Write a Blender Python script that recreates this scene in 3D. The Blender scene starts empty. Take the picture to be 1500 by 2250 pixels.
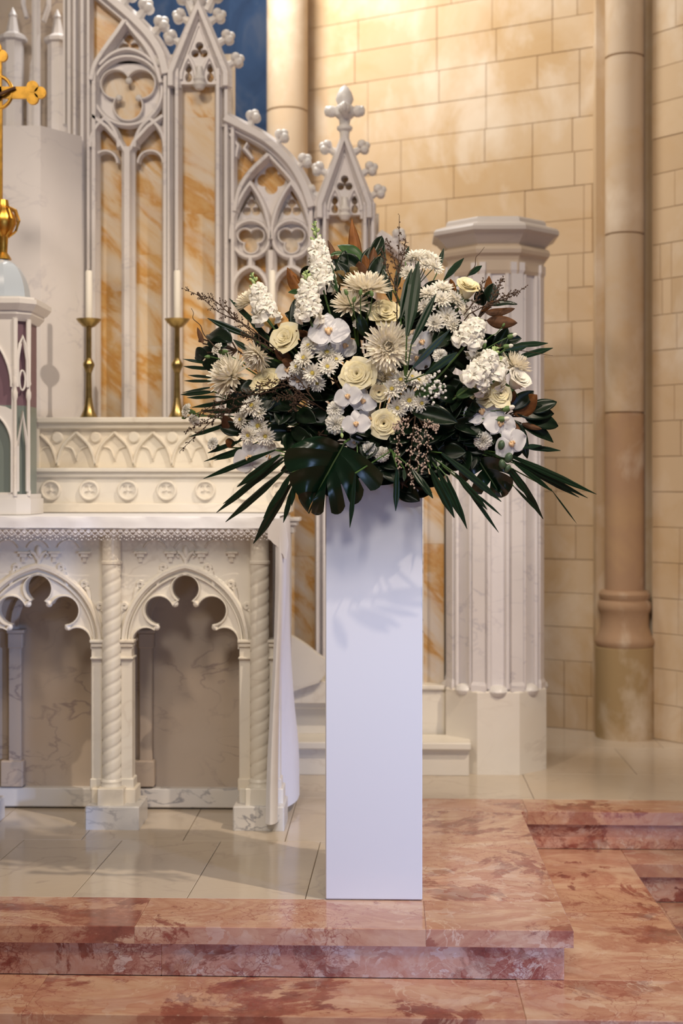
import bpy, bmesh, math, random
from mathutils import Vector, Matrix, Quaternion
from mathutils.geometry import tessellate_polygon
S = bpy.context.scene
COL = S.collection
PI = math.pi
rng = random.Random(7)

# ------------------------------------------------------------------ camera, world, lights, exposure
FPX = 3125.0; HC = 1.076; HY = 1060.0; TH = math.atan(100 / FPX)
cam_d = bpy.data.cameras.new('camera'); cam = bpy.data.objects.new('camera', cam_d); COL.objects.link(cam)
cam.location = (0, 0, HC); cam.rotation_euler = (PI / 2, 0, TH)
cam_d.sensor_fit = 'HORIZONTAL'; cam_d.sensor_width = 24; cam_d.lens = 50
cam_d.shift_y = -(1125 - HY) / 1500
cam_d.dof.use_dof = True; cam_d.dof.focus_distance = 3.62; cam_d.dof.aperture_fstop = 2.9
cam_d.clip_start = .05
S.camera = cam

world = bpy.data.worlds.new('church_interior'); S.world = world; world.use_nodes = True
wb = world.node_tree.nodes['Background']
wb.inputs[0].default_value = (1.0, .84, .68, 1); wb.inputs[1].default_value = .11

def light(name, kind, loc, target, energy, color, size=.2, size_y=None, angle=60, blend=.5):
    d = bpy.data.lights.new(name, kind); o = bpy.data.objects.new(name, d); COL.objects.link(o)
    o.location = loc; o.rotation_euler = (Vector(target) - Vector(loc)).to_track_quat('-Z', 'Y').to_euler()
    d.energy = energy; d.color = color
    if kind == 'AREA':
        d.size = size
        if size_y: d.shape = 'RECTANGLE'; d.size_y = size_y
    else:
        d.shadow_soft_size = size
        if kind == 'SPOT': d.spot_size = math.radians(angle); d.spot_blend = blend
    return o
light('nave_window_light', 'SPOT', (3.4, .2, .8), (-.3, 4.05, .22), 620, (.34, .52, 1.0), .12, angle=19, blend=.8)
light('low_blue_fill', 'AREA', (2.3, -1.6, .35), (.1, 4, .1), 40, (.42, .58, 1.0), 1.6, .6)  # added low fill light that tints the pedestal foot blue
light('nave_lamps', 'AREA', (.2, -.8, 6.4), (-.1, 4.2, .6), 165, (1, .86, .70), 2.2, 1.4)
light('chancel_spot_right', 'SPOT', (2.7, 1.9, 5.7), (-1.15, 4.0, .4), 820, (1, .84, .66), .045, angle=40, blend=.35)
light('chancel_spot_left', 'SPOT', (-2.0, .6, 5.0), (.05, 5.4, 1.7), 360, (1, .84, .67), .28, angle=46, blend=.8)
light('flower_key_fill', 'SPOT', (-.9, -1.6, 4.3), (.06, 3.7, 1.2), 460, (1, .93, .84), .45, angle=22, blend=.7)  # added key light to brighten the flowers from the front, no known fixture
light('apse_wall_fill', 'AREA', (-.85, 5.75, 3.9), (.15, 6.65, 2.8), 52, (1, .97, .93), .7, .7)  # added out-of-view area light, brightens the wall's upper left; no known window
S.view_settings.view_transform = 'Standard'; S.view_settings.look = 'None'
S.view_settings.gamma = 1; S.view_settings.use_curve_mapping = False
S.view_settings.exposure = 0.0

# ------------------------------------------------------------------ helpers
FWD = Vector((-math.sin(TH), math.cos(TH), 0)); RGT = Vector((math.cos(TH), math.sin(TH), 0))
def W(x, y, Y):
    d = FWD + RGT * ((x - 750) / FPX); s = Y / d.y
    return Vector((d.x * s, Y, HC - (y - HY) / FPX * s))
def WZ(x, y, z):
    d = FWD + RGT * ((x - 750) / FPX); s = (HC - z) * FPX / (y - HY)
    return Vector((d.x * s, d.y * s, z))
def mpx(Y): return Y / FPX
class G:
    def __init__(s): s.v = []; s.f = []; s.m = []
    def add(s, vs, fs, mi=0):
        b = len(s.v); s.v += [Vector(v) for v in vs]
        for f in fs: s.f.append(tuple(b + i for i in f)); s.m.append(mi)
        return s
def mesh_from(name, g, mats, off=None, smooth=True, ang=38):
    me = bpy.data.meshes.new(name)
    vs = g.v if off is None else [v - off for v in g.v]
    me.from_pydata([tuple(v) for v in vs], [], g.f)
    if not isinstance(mats, (list, tuple)): mats = [mats]
    for m in mats: me.materials.append(m)
    if len(mats) > 1: me.polygons.foreach_set('material_index', g.m)
    bm = bmesh.new(); bm.from_mesh(me); bmesh.ops.recalc_face_normals(bm, faces=bm.faces); bm.to_mesh(me); bm.free()
    if smooth:
        me.polygons.foreach_set('use_smooth', [True] * len(me.polygons)); me.set_sharp_from_angle(angle=math.radians(ang))
    me.update(); return me
def surf_mesh(name, g, mats):          # open sheets: keep winding as built
    me = bpy.data.meshes.new(name); me.from_pydata([tuple(v) for v in g.v], [], g.f)
    if not isinstance(mats, (list, tuple)): mats = [mats]
    for m in mats: me.materials.append(m)
    if len(mats) > 1: me.polygons.foreach_set('material_index', g.m)
    me.polygons.foreach_set('use_smooth', [True] * len(me.polygons)); me.update(); return me
def tag(o, label=None, cat=None, group=None, kind=None):
    if label: o['label'] = label
    if cat: o['category'] = cat
    if group: o['group'] = group
    if kind: o['kind'] = kind
    return o
def thing(name, label, cat, loc=(0, 0, 0), group=None, kind=None):
    o = bpy.data.objects.new(name, None); COL.objects.link(o); o.location = loc; o.empty_display_size = .05
    return tag(o, label, cat, group, kind)
def wpos(o):
    p = Vector((0, 0, 0))
    while o: p = p + o.location; o = o.parent
    return p
def part(name, g, mat, parent=None, smooth=True, kind=None, label=None, ang=38):   # g in world coordinates
    off = wpos(parent) if parent else None
    me = mesh_from(name, g, mat, off, smooth, ang)
    o = bpy.data.objects.new(name, me); COL.objects.link(o); o.parent = parent
    if kind: o['kind'] = kind
    if label: o['label'] = label
    return o
def inst(name, me, parent, M, kind=None, label=None):
    o = bpy.data.objects.new(name, me); COL.objects.link(o); o.parent = parent; o.matrix_basis = M
    if kind: o['kind'] = kind
    if label: o['label'] = label
    return o
def box(g, x0, x1, y0, y1, z0, z1, c=0.0, mi=0):
    if c <= 0:
        g.add([(x0,y0,z0),(x1,y0,z0),(x1,y1,z0),(x0,y1,z0),(x0,y0,z1),(x1,y0,z1),(x1,y1,z1),(x0,y1,z1)],
              [(0,3,2,1),(4,5,6,7),(0,1,5,4),(1,2,6,5),(2,3,7,6),(3,0,4,7)], mi)
    else:
        bm = bmesh.new(); bmesh.ops.create_cube(bm, size=1)
        for v in bm.verts: v.co = Vector(((x0+x1)/2+v.co.x*(x1-x0), (y0+y1)/2+v.co.y*(y1-y0), (z0+z1)/2+v.co.z*(z1-z0)))
        bmesh.ops.bevel(bm, geom=bm.edges[:], offset=c, segments=1, profile=.5, affect='EDGES')
        bm.verts.ensure_lookup_table()
        g.add([v.co.copy() for v in bm.verts], [tuple(v.index for v in f.verts) for f in bm.faces], mi); bm.free()
    return g
def pbox(g, x0, y0, x1, y1, Yf, Yb, c=0.0, mi=0):
    a = W(x0, y0, Yf); b = W(x1, y1, Yf)
    return box(g, a.x, b.x, Yf, Yb, b.z, a.z, c, mi)
def lathe(g, prof, c, n=24, rot=0.0, a0=0, a1=2*PI, mi=0):
    full = abs(a1 - a0 - 2*PI) < 1e-6; k = n if full else n + 1
    vs = []; fs = []
    for r, z in prof:
        for i in range(k):
            a = a0 + (a1 - a0) * i / n + rot
            vs.append((c[0] + r*math.cos(a), c[1] + r*math.sin(a), c[2] + z))
    for j in range(len(prof) - 1):
        for i in range(n):
            i2 = (i + 1) % k
            fs.append((j*k+i, j*k+i2, (j+1)*k+i2, (j+1)*k+i))
    if full:
        if prof[0][0] > 1e-6: fs.append(tuple(range(k))[::-1])
        if prof[-1][0] > 1e-6: fs.append(tuple((len(prof)-1)*k + i for i in range(k)))
    return g.add(vs, fs, mi)
def tube(g, pts, r, n=6, mi=0):
    pts = [Vector(p) for p in pts]; vs = []; fs = []
    rs = r if isinstance(r, (list, tuple)) else [r]*len(pts)
    up = Vector((0.13, 0.31, .94))
    for i, p in enumerate(pts):
        d = (pts[min(i+1, len(pts)-1)] - pts[max(i-1, 0)]).normalized()
        a = d.cross(up)
        if a.length < 1e-3: a = d.cross(Vector((1, 0, 0)))
        a.normalize(); b = d.cross(a)
        for k in range(n): vs.append(p + (a*math.cos(2*PI*k/n) + b*math.sin(2*PI*k/n))*rs[i])
    for i in range(len(pts)-1):
        for k in range(n): fs.append((i*n+k, i*n+(k+1) % n, (i+1)*n+(k+1) % n, (i+1)*n+k))
    fs.append(tuple(range(n))[::-1]); fs.append(tuple((len(pts)-1)*n+k for k in range(n)))
    return g.add(vs, fs, mi)
def sphere(g, c, r, n=8, m=6, sq=(1, 1, 1), mi=0):
    c = Vector(c); vs = [c + Vector((0, 0, -r*sq[2]))]; fs = []
    for j in range(1, m):
        t = PI*j/m
        for i in range(n):
            a = 2*PI*i/n
            vs.append(c + Vector((r*sq[0]*math.sin(t)*math.cos(a), r*sq[1]*math.sin(t)*math.sin(a), -r*sq[2]*math.cos(t))))
    vs.append(c + Vector((0, 0, r*sq[2]))); L = len(vs)-1
    for i in range(n):
        fs.append((0, 1+(i+1) % n, 1+i)); fs.append((L, L-n+i, L-n+(i+1) % n))
    for j in range(m-2):
        for i in range(n): fs.append((1+j*n+i, 1+j*n+(i+1) % n, 1+(j+1)*n+(i+1) % n, 1+(j+1)*n+i))
    return g.add(vs, fs, mi)
def cr(pts, n=6):
    P = [Vector(p) for p in pts]; P = [2*P[0]-P[1]] + P + [2*P[-1]-P[-2]]; out = []
    for i in range(1, len(P)-2):
        for k in range(n):
            t = k/n
            out.append(.5*((2*P[i]) + (P[i+1]-P[i-1])*t + (2*P[i-1]-5*P[i]+4*P[i+1]-P[i+2])*t*t + (3*P[i]-P[i-1]-3*P[i+1]+P[i+2])*t**3))
    out.append(P[-2]); return out
def arc(cx, cy, r, a0, a1, n=14, ry=None):
    ry = ry or r
    return [(cx + r*math.cos(math.radians(a0+(a1-a0)*i/n)), cy - ry*math.sin(math.radians(a0+(a1-a0)*i/n))) for i in range(n+1)]
def parch(x0, x1, ys, ya, n=10):
    xm = (x0+x1)/2; a = xm-x0; h = ys-ya; r = (a*a+h*h)/(2*a); c = x0+r
    al = math.atan2(h, c-xm); L = [(c-r*math.cos(al*i/n), ys-r*math.sin(al*i/n)) for i in range(n+1)]
    return L + [(x0+x1-x, y) for x, y in L[::-1][1:]]
def foil(cx, cy, d, r, k=3, rot=90, n=72, sy=1.0):
    out = []
    for i in range(n):
        ph = 2*PI*i/n; best = 0
        for j in range(k):
            de = ph - math.radians(rot) - 2*PI*j/k
            q = r*r - (d*math.sin(de))**2
            if q >= 0:
                v = d*math.cos(de)+math.sqrt(q)
                best = max(best, v)
        best = max(best, r*.25)
        out.append((cx+best*math.cos(ph), cy-best*math.sin(ph)*sy))
    return out
PROF = [(-.5, 0), (-.5, .45), (-.30, .62), (-.20, 1), (.20, 1), (.30, .62), (.5, .45), (.5, 0)]
def sweep(g, path, Y, w, d, closed=False, prof=PROF, mi=0):
    """bar following a path given in picture units, standing in the plane Y, w wide (picture units), d deep (m) toward the nave"""
    P = [W(x, y, Y) for x, y in path]; n = len(P); wm = w*mpx(Y); vs = []; fs = []; k = len(prof)
    for i in range(n):
        a = P[(i-1) % n] if (closed or i > 0) else P[i]; b = P[(i+1) % n] if (closed or i < n-1) else P[i]
        t = (b-a); t.y = 0
        if t.length < 1e-9: t = Vector((1, 0, 0))
        t.normalize(); nn = Vector((-t.z, 0, t.x))
        if closed or 0 < i < n-1:
            t1 = (P[i]-a); t1.normalize(); c = max(.5, abs(t1.dot(t)))
        else: c = 1
        for u, v in prof: vs.append(P[i] + nn*(u*wm/c) + Vector((0, -v*d, 0)))
    for i in range(n if closed else n-1):
        for j in range(k):
            fs.append((i*k+j, i*k+(j+1) % k, ((i+1) % n)*k+(j+1) % k, ((i+1) % n)*k+j))
    if not closed: fs.append(tuple(range(k))); fs.append(tuple((n-1)*k+j for j in range(k))[::-1])
    return g.add(vs, fs, mi)
def plate(g, outline, holes, Y, d, mi=0):
    """slab with holes, front face in the plane Y, d thick away from the nave"""
    loops = [[W(x, y, Y) for x, y in L] for L in [outline] + list(holes)]
    tris = tessellate_polygon([[Vector((v.x, v.z, 0)) for v in L] for L in loops])
    flat = [v for L in loops for v in L]; n = len(flat)
    vs = flat + [v + Vector((0, d, 0)) for v in flat]
    fs = [tuple(t) for t in tris] + [tuple(n+i for i in t[::-1]) for t in tris]; b = 0
    for L in loops:
        m = len(L)
        for i in range(m): fs.append((b+i, b+(i+1) % m, n+b+(i+1) % m, n+b+i))
        b += m
    return g.add(vs, fs, mi)

# ------------------------------------------------------------------ materials
def mat(name, rough=.5, spec=.5, col=(.8, .8, .8), metal=0.0, coat=0.0):
    m = bpy.data.materials.new(name); m.use_nodes = True; b = m.node_tree.nodes['Principled BSDF']
    b.inputs['Base Color'].default_value = (*col, 1); b.inputs['Roughness'].default_value = rough
    b.inputs['Specular IOR Level'].default_value = spec; b.inputs['Metallic'].default_value = metal
    b.inputs['Coat Weight'].default_value = coat
    return m
class NT:
    def __init__(s, m): s.t = m.node_tree; s.n = s.t.nodes; s.b = s.n['Principled BSDF']
    def new(s, typ, **kw):
        x = s.n.new(typ)
        for k, v in kw.items():
            if k.startswith('i_'):
                key = k[2:]; key = int(key) if key.isdigit() else key.replace('_', ' ')
                x.inputs[key].default_value = v
            else: setattr(x, k, v)
        return x
    def link(s, a, b): s.t.links.new(a, b)
    def coords(s, scale=1.0, jitter=0.0, stretch=(1, 1, 1), rot=(0, 0, 0)):
        tc = s.new('ShaderNodeTexCoord'); mp = s.new('ShaderNodeMapping')
        mp.inputs['Scale'].default_value = [scale*q for q in stretch]; mp.inputs['Rotation'].default_value = rot
        s.link(tc.outputs['Object'], mp.inputs['Vector'])
        if jitter:
            oi = s.new('ShaderNodeObjectInfo'); mu = s.new('ShaderNodeMath', operation='MULTIPLY'); mu.inputs[1].default_value = jitter
            s.link(oi.outputs['Random'], mu.inputs[0]); ad = s.new('ShaderNodeVectorMath', operation='ADD')
            s.link(mp.outputs[0], ad.inputs[0]); s.link(mu.outputs[0], ad.inputs[1]); return ad.outputs[0]
        return mp.outputs[0]
    def noise(s, vec, scale, detail=6, rough=.55, dist=0.0):
        x = s.new('ShaderNodeTexNoise'); x.inputs['Scale'].default_value = scale; x.inputs['Detail'].default_value = detail
        x.inputs['Roughness'].default_value = rough; x.inputs['Distortion'].default_value = dist
        s.link(vec, x.inputs['Vector']); return x.outputs['Fac']
    def ramp(s, fac, stops, interp='LINEAR'):
        x = s.new('ShaderNodeValToRGB'); e = x.color_ramp; e.interpolation = interp
        while len(e.elements) < len(stops): e.elements.new(.5)
        for el, (p, c) in zip(e.elements, stops):
            el.position = p; el.color = (*c, 1) if len(c) == 3 else c
        s.link(fac, x.inputs[0]); return x.outputs[0]
    def mix(s, fac, a, b, blend='MIX'):
        x = s.new('ShaderNodeMix', data_type='RGBA', blend_type=blend)
        for sock, v in ((x.inputs['Factor'], fac), (x.inputs['A'], a), (x.inputs['B'], b)):
            pass
        def put(sock, v):
            if hasattr(v, 'is_output'): s.link(v, sock)
            elif isinstance(v, (int, float)): sock.default_value = v
            else: sock.default_value = (*v, 1)
        put(x.inputs[0], fac); put(x.inputs[6], a); put(x.inputs[7], b); return x.outputs[2]
    def bump(s, h, strength=.2, dist=.01):
        x = s.new('ShaderNodeBump'); x.inputs['Strength'].default_value = strength; x.inputs['Distance'].default_value = dist
        s.link(h, x.inputs['Height']); s.link(x.outputs[0], s.b.inputs['Normal'])
    def ridge(s, vec, scale, width=.03, detail=5, dist=1.0):      # thin veins: 1 on the vein, 0 elsewhere
        n = s.noise(vec, scale, detail, .5, dist)
        a = s.new('ShaderNodeMath', operation='SUBTRACT'); a.inputs[1].default_value = .5; s.link(n, a.inputs[0])
        b = s.new('ShaderNodeMath', operation='ABSOLUTE'); s.link(a.outputs[0], b.inputs[0])
        return s.ramp(b.outputs[0], [(0, (1, 1, 1)), (width, (0, 0, 0))])
    def col(s, c): s.link(c, s.b.inputs['Base Color'])
def white_marble(name, base=(.80, .77, .74), vein=(.50, .48, .50), warm=(.80, .68, .52), vamt=.35, rough=.35, jit=9, scale=1.0):
    m = mat(name, rough); t = NT(m); v = t.coords(scale, jit, (1, 1, 1), (.3, .5, .6))
    c = t.ramp(t.noise(v, 2.2, 5, .6, .6), [(.3, tuple(b*.93 for b in base)), (.65, base)])
    c = t.mix(t.ramp(t.noise(v, 1.3, 3), [(.50, (0, 0, 0)), (.75, (.45,)*3)]), c, warm)
    r = t.ridge(t.coords(scale, jit, (.8, .8, 1.5), (.2, .55, .4)), 4.2, .022, 9, .5); k = t.new('ShaderNodeMath', operation='MULTIPLY'); k.inputs[1].default_value = vamt
    msk = t.ramp(t.noise(v, 2.6, 3), [(.42, (0, 0, 0)), (.62, (1, 1, 1))])
    k2 = t.new('ShaderNodeMath', operation='MULTIPLY'); t.link(r, k.inputs[0]); t.link(k.outputs[0], k2.inputs[0]); t.link(msk, k2.inputs[1])
    t.col(t.mix(k2.outputs[0], c, vein)); t.bump(t.noise(v, 30, 3), .06, .004); return m
M = {}
M['marble'] = white_marble('white_marble')
M['marble_lilac'] = white_marble('veined_white_marble', (.80, .76, .75), (.42, .40, .46), (.72, .66, .62), .5, .35, 9, 1.5)
M['marble_cream'] = white_marble('cream_marble', (.82, .77, .68), (.58, .50, .42), (.82, .68, .48), .4)
M['marble_grey'] = white_marble('grey_veined_marble', (.70, .68, .66), (.26, .26, .29), (.66, .56, .46), .9, .3, 9, 1.8)
M['marble_back'] = white_marble('brownish_marble', (.52, .43, .35), (.24, .18, .17), (.50, .36, .24), .75, .35, 9, 1.5)
M['floor_tile'] = white_marble('floor_tile_marble', (.60, .51, .41), (.38, .31, .26), (.60, .46, .31), .5, .12, 20, 1.2)
def yellow():
    m = mat('yellow_siena_marble', .3); t = NT(m); v0 = t.coords(1, 11, (1, 1, 1), (0, -.75, 0))
    mp = t.new('ShaderNodeMapping'); mp.inputs['Scale'].default_value = (1.5, 3.0, 4.2); t.link(v0, mp.inputs['Vector']); v = mp.outputs[0]
    c = t.ramp(t.noise(v, 1.6, 7, .6, .6), [(.36, (.76, .67, .56)), (.47, (.72, .54, .33)), (.53, (.60, .31, .08)), (.59, (.67, .43, .18)), (.68, (.76, .66, .54))])
    t.col(t.mix(t.ramp(t.noise(v, 3.4, 6, .6, .4), [(.52, (0, 0, 0)), (.66, (.7,)*3)]), c, (.74, .64, .52))); return m
M['yellow'] = yellow()
def red(name, riser=False, rough=.13, scale=1.0):
    m = mat(name, rough, .5); t = NT(m); v = t.coords(scale, 13, (1, 1.0, 1.3), (.1, .2, .35))
    if riser: base = t.ramp(t.noise(v, 6.0, 8, .68, 1.0), [(.30, (.42, .14, .10)), (.45, (.55, .27, .19)), (.58, (.60, .36, .28)), (.72, (.68, .52, .45))])
    else: base = t.ramp(t.noise(t.coords(scale, 13, (1, 2.2, 2), (.1, .1, .3)), 2.6, 8, .62, 1.0), [(.30, (.42, .18, .11)), (.42, (.57, .33, .215)), (.50, (.47, .23, .155)), (.58, (.60, .38, .255)), (.72, (.69, .50, .37))])
    patch = t.ramp(t.noise(v, 2.6, 10, .68, .5), [(.52 if riser else .535, (0, 0, 0)), (.545 if riser else .56, (.95 if riser else .88,)*3)])
    base = t.mix(patch, base, t.ramp(t.noise(v, 11, 7, .7), [(.35, (.15, .032, .028)), (.56, (.30, .085, .06)), (.68, (.46, .22, .15))]))
    def cracks(sc, wid, lo, hi, amt, wob):
        vor = t.new('ShaderNodeTexVoronoi', feature='DISTANCE_TO_EDGE'); vor.inputs['Scale'].default_value = sc
        nz = t.new('ShaderNodeTexNoise'); nz.inputs['Scale'].default_value = 6; nz.inputs['Detail'].default_value = 6; t.link(v, nz.inputs['Vector'])
        ad = t.new('ShaderNodeVectorMath', operation='MULTIPLY_ADD'); ad.inputs[1].default_value = (wob,)*3
        t.link(nz.outputs['Color'], ad.inputs[0]); t.link(v, ad.inputs[2]); t.link(ad.outputs[0], vor.inputs['Vector'])
        crk = t.ramp(vor.outputs['Distance'], [(0, (1, 1, 1)), (wid, (0, 0, 0))]); msk = t.ramp(t.noise(v, 3.7, 4), [(lo, (0, 0, 0)), (hi, (amt,)*3)])
        mm = t.new('ShaderNodeMath', operation='MULTIPLY'); t.link(crk, mm.inputs[0]); t.link(msk, mm.inputs[1]); return mm.outputs[0]
    vc = t.new('ShaderNodeTexVoronoi'); vc.inputs['Scale'].default_value = 24 if riser else 15
    nq = t.new('ShaderNodeTexNoise'); nq.inputs['Scale'].default_value = 9; nq.inputs['Detail'].default_value = 6; t.link(v, nq.inputs['Vector'])
    aq = t.new('ShaderNodeVectorMath', operation='MULTIPLY_ADD'); aq.inputs[1].default_value = (.3,)*3; t.link(nq.outputs['Color'], aq.inputs[0]); t.link(v, aq.inputs[2]); t.link(aq.outputs[0], vc.inputs['Vector'])
    cell = t.ramp(vc.outputs['Color'], [(.15, (.33, .11, .08)), (.38, (.56, .30, .22)), (.60, (.62, .42, .30)), (.85, (.76, .64, .56))])
    base = t.mix(t.ramp(t.noise(v, 3.3, 4, .6), [(.44, (0, 0, 0)), (.60, (.75 if riser else .35,)*3)]), base, cell)
    base = t.mix(cracks(9, .03, .42, .55, .8, .5), base, (.30, .08, .06))
    base = t.mix(cracks(30 if riser else 24, .10 if riser else .05, .48, .62, .85 if riser else .5, .35), base, (.27, .06, .05))
    wv = t.new('ShaderNodeMath', operation='MULTIPLY'); t.link(t.ridge(v, 7, .008, 8, .8), wv.inputs[0])
    t.link(t.ramp(t.noise(v, 3.1, 3), [(.47, (0, 0, 0)), (.6, (.6,)*3)]), wv.inputs[1])
    t.col(t.mix(wv.outputs[0], base, (.74, .58, .46))); return m
M['red_tread'] = red('red_marble_tread', False)
M['red_riser'] = red('red_marble_riser', True, .18, 1.3)
def stone(name, a, b, c3, jit=0):
    m = mat(name, .85, .2); t = NT(m); v = t.coords(1, 0)
    oi = t.new('ShaderNodeObjectInfo')
    c = t.ramp(oi.outputs['Random'], [(0, a), (.5, b), (1, c3)])
    c = t.mix(t.ramp(t.noise(v, 2.4, 5, .6, .4), [(.46, (0, 0, 0)), (.68, (.8,)*3)]), c, (.50, .33, .165))
    c = t.mix(t.ramp(t.noise(t.coords(1, 0, (1, 1, .7), (.4, .2, .1)), 3.1, 5, .6, .3), [(.50, (0, 0, 0)), (.68, (.8,)*3)]), c, (.68, .57, .44))
    t.col(c); t.bump(t.noise(v, 90, 4), .12, .004); return m
M['sandstone'] = stone('sandstone_block', (.55, .40, .25), (.59, .44, .28), (.52, .37, .22))
M['sandstone_shaft'] = stone('sandstone_shaft', (.54, .42, .30), (.52, .40, .28), (.50, .38, .26))
M['sandstone_brown'] = stone('brown_sandstone', (.40, .25, .15), (.38, .24, .14), (.36, .22, .13))
M['sandstone_base'] = stone('ochre_sandstone', (.40, .28, .14), (.38, .26, .13), (.36, .25, .12))
M['cap_stone'] = white_marble('greyish_capital_marble', (.60, .55, .52), (.44, .40, .38), (.56, .47, .38), .3)
M['tan_band'] = white_marble('tan_marble_band', (.62, .51, .39), (.48, .36, .26), (.58, .44, .30), .3)
M['mortar'] = mat('mortar', .9, .1, (.57, .44, .29))
def mural():
    m = mat('blue_mural', .8, .2); t = NT(m); v = t.coords(1, 0, (1, 1, .55), (0, .4, 0))
    c = t.ramp(t.noise(v, 3.2, 6, .6, 1.5), [(.30, (.003, .007, .02)), (.47, (.007, .018, .045)), (.58, (.014, .032, .072)), (.72, (.05, .06, .085))])
    t.col(c); return m
M['mural'] = mural()
M['plinth'] = mat('white_gloss_lacquer', .22, .5, (.69, .69, .71), 0, .6)
def brass(name, col, r):
    m = mat(name, r, .5, col, 1.0); t = NT(m); v = t.coords(1)
    t.col(t.ramp(t.noise(v, 40, 3), [(.35, tuple(c*.7 for c in col)), (.6, col)])); return m
M['brass'] = brass('aged_brass', (.46, .33, .13), .32)
M['gold'] = brass('gilded_metal', (.75, .42, .08), .35)
M['bronze'] = mat('dark_bronze', .4, .5, (.10, .05, .03), .6)
M['wax'] = mat('candle_wax', .5, .4, (.86, .82, .74))
M['wick'] = mat('candle_wick', .9, .1, (.05, .04, .03))
def cloth():
    m = mat('white_linen', .85, .2, (.80, .79, .82)); t = NT(m); v = t.coords(1)
    t.bump(t.noise(v, 9, 3), .25, .02); return m
M['cloth'] = cloth()
M['lace'] = mat('white_lace', .9, .1, (.80, .78, .80))
M['mauve'] = mat('mauve_marble', .4, .5, (.20, .12, .15))
M['dome'] = mat('pale_blue_enamel', .25, .5, (.48, .54, .61))
M['glass'] = mat('greenish_mirror_glass', .35, .5, (.20, .24, .22), 0)
def petal_mat(name, c1, c2, tr=.25, rough=.55, var=True):
    m = mat(name, rough, .25, c1); t = NT(m); v = t.coords(1, 3)
    c = t.ramp(t.noise(v, 1.6, 3), [(.35, c1), (.65, c2)])
    t.col(c); out = t.n['Material Output']; mx = t.new('ShaderNodeMixShader'); tl = t.new('ShaderNodeBsdfTranslucent')
    t.link(c, tl.inputs['Color']); mx.inputs[0].default_value = tr
    t.link(t.b.outputs[0], mx.inputs[1]); t.link(tl.outputs[0], mx.inputs[2]); t.link(mx.outputs[0], out.inputs['Surface']); return m
M['p_white'] = petal_mat('white_petal', (.88, .84, .75), (.91, .88, .81))
M['p_mum'] = petal_mat('ivory_petal', (.90, .83, .68), (.92, .87, .76))
M['p_rose'] = petal_mat('cream_rose_petal', (.91, .81, .50), (.93, .86, .64))
M['p_orchid'] = petal_mat('orchid_petal', (.80, .78, .79), (.86, .85, .86), .3, .35)
M['p_lip'] = mat('orchid_lip', .5, .3, (.75, .52, .30))
M['disc'] = mat('yellow_green_disc', .7, .2, (.62, .50, .12))
M['gcenter'] = petal_mat('greenish_cream_petal', (.86, .82, .55), (.90, .86, .66))
M['bud_green'] = mat('green_bud', .5, .4, (.10, .17, .05))
M['bud_pale'] = mat('pale_green_bud', .5, .4, (.38, .48, .20))
M['bud_dark'] = mat('dark_green_bud', .4, .4, (.06, .10, .055))
M['stem'] = mat('green_stem', .5, .3, (.07, .14, .035))
M['twig'] = mat('brown_twig', .7, .2, (.055, .032, .02))
def leafm(name, c1, c2, rough, spec=.5):
    m = mat(name, rough, spec); t = NT(m); v = t.coords(1, 5)
    t.col(t.ramp(t.noise(v, 3, 4), [(.35, c1), (.65, c2)])); return m
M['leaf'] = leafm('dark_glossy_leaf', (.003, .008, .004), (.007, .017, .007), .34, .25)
M['leaf_mid'] = leafm('mid_green_leaf', (.02, .055, .016), (.04, .085, .025), .35)
M['palm'] = leafm('palm_leaf', (.003, .013, .005), (.006, .024, .009), .36, .35)
M['monstera'] = leafm('monstera_leaf', (.002, .011, .005), (.005, .022, .008), .24, .4)
M['vein'] = mat('leaf_midrib', .5, .4, (.05, .09, .03))
M['mag_under'] = leafm('magnolia_underside', (.06, .026, .012), (.12, .052, .022), .6, .2)
M['mag_orange'] = leafm('magnolia_rust_underside', (.13, .048, .015), (.22, .085, .022), .6, .2)
M['mag_olive'] = leafm('magnolia_olive_underside', (.10, .065, .022), (.16, .105, .04), .6, .2)
M['wax_bud'] = mat('waxflower_bud', .7, .2, (.07, .042, .028))
M['wax_pink'] = mat('waxflower_pale_bud', .7, .2, (.52, .40, .33))
M['breath'] = mat('gypsophila_floret', .8, .2, (.84, .82, .78))
M['foam'] = mat('floral_foam', .95, .1, (.015, .03, .015))
M['bowl'] = mat('black_bowl', .4, .4, (.012, .012, .012))

# ------------------------------------------------------------------ setting: floor, steps, apse walls
def slab(g, poly, ztop, th, gap=.0012, ch=.002):
    """one stone: flat polygon (counter-clockwise) with chamfered upper edges"""
    c = Vector((sum(p[0] for p in poly)/len(poly), sum(p[1] for p in poly)/len(poly)))
    P = [Vector((p[0], p[1])) for p in poly]; n = len(P)
    def inset(d):
        out = []
        for i in range(n):
            a, b, q = P[i-1], P[i], P[(i+1) % n]
            d1 = (b-a).normalized(); d2 = (q-b).normalized(); n1 = Vector((-d1.y, d1.x)); n2 = Vector((-d2.y, d2.x))
            bi = (n1+n2); bi = bi/max(.3, bi.length_squared/2) if bi.length > 1e-6 else n1
            out.append(b + bi*d)
        return out
    A = inset(gap); B = inset(gap+ch)
    vs = [(p.x, p.y, ztop-th) for p in A] + [(p.x, p.y, ztop-ch) for p in A] + [(p.x, p.y, ztop) for p in B]
    fs = [tuple(range(n))[::-1], tuple(2*n+i for i in range(n))]
    for i in range(n):
        j = (i+1) % n; fs += [(i, j, n+j, n+i), (n+i, n+j, 2*n+j, 2*n+i)]
    return g.add(vs, fs)
H1 = .127
XL, XR = -2.6, 3.2
A0 = WZ(1260, 2045, 0); B0 = WZ(1145, 1783, 0)
YF0, YB0 = A0.y, B0.y
YBAND = WZ(500, 1974, 0).y; YBACK = WZ(1300, 1757, 0).y
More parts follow.
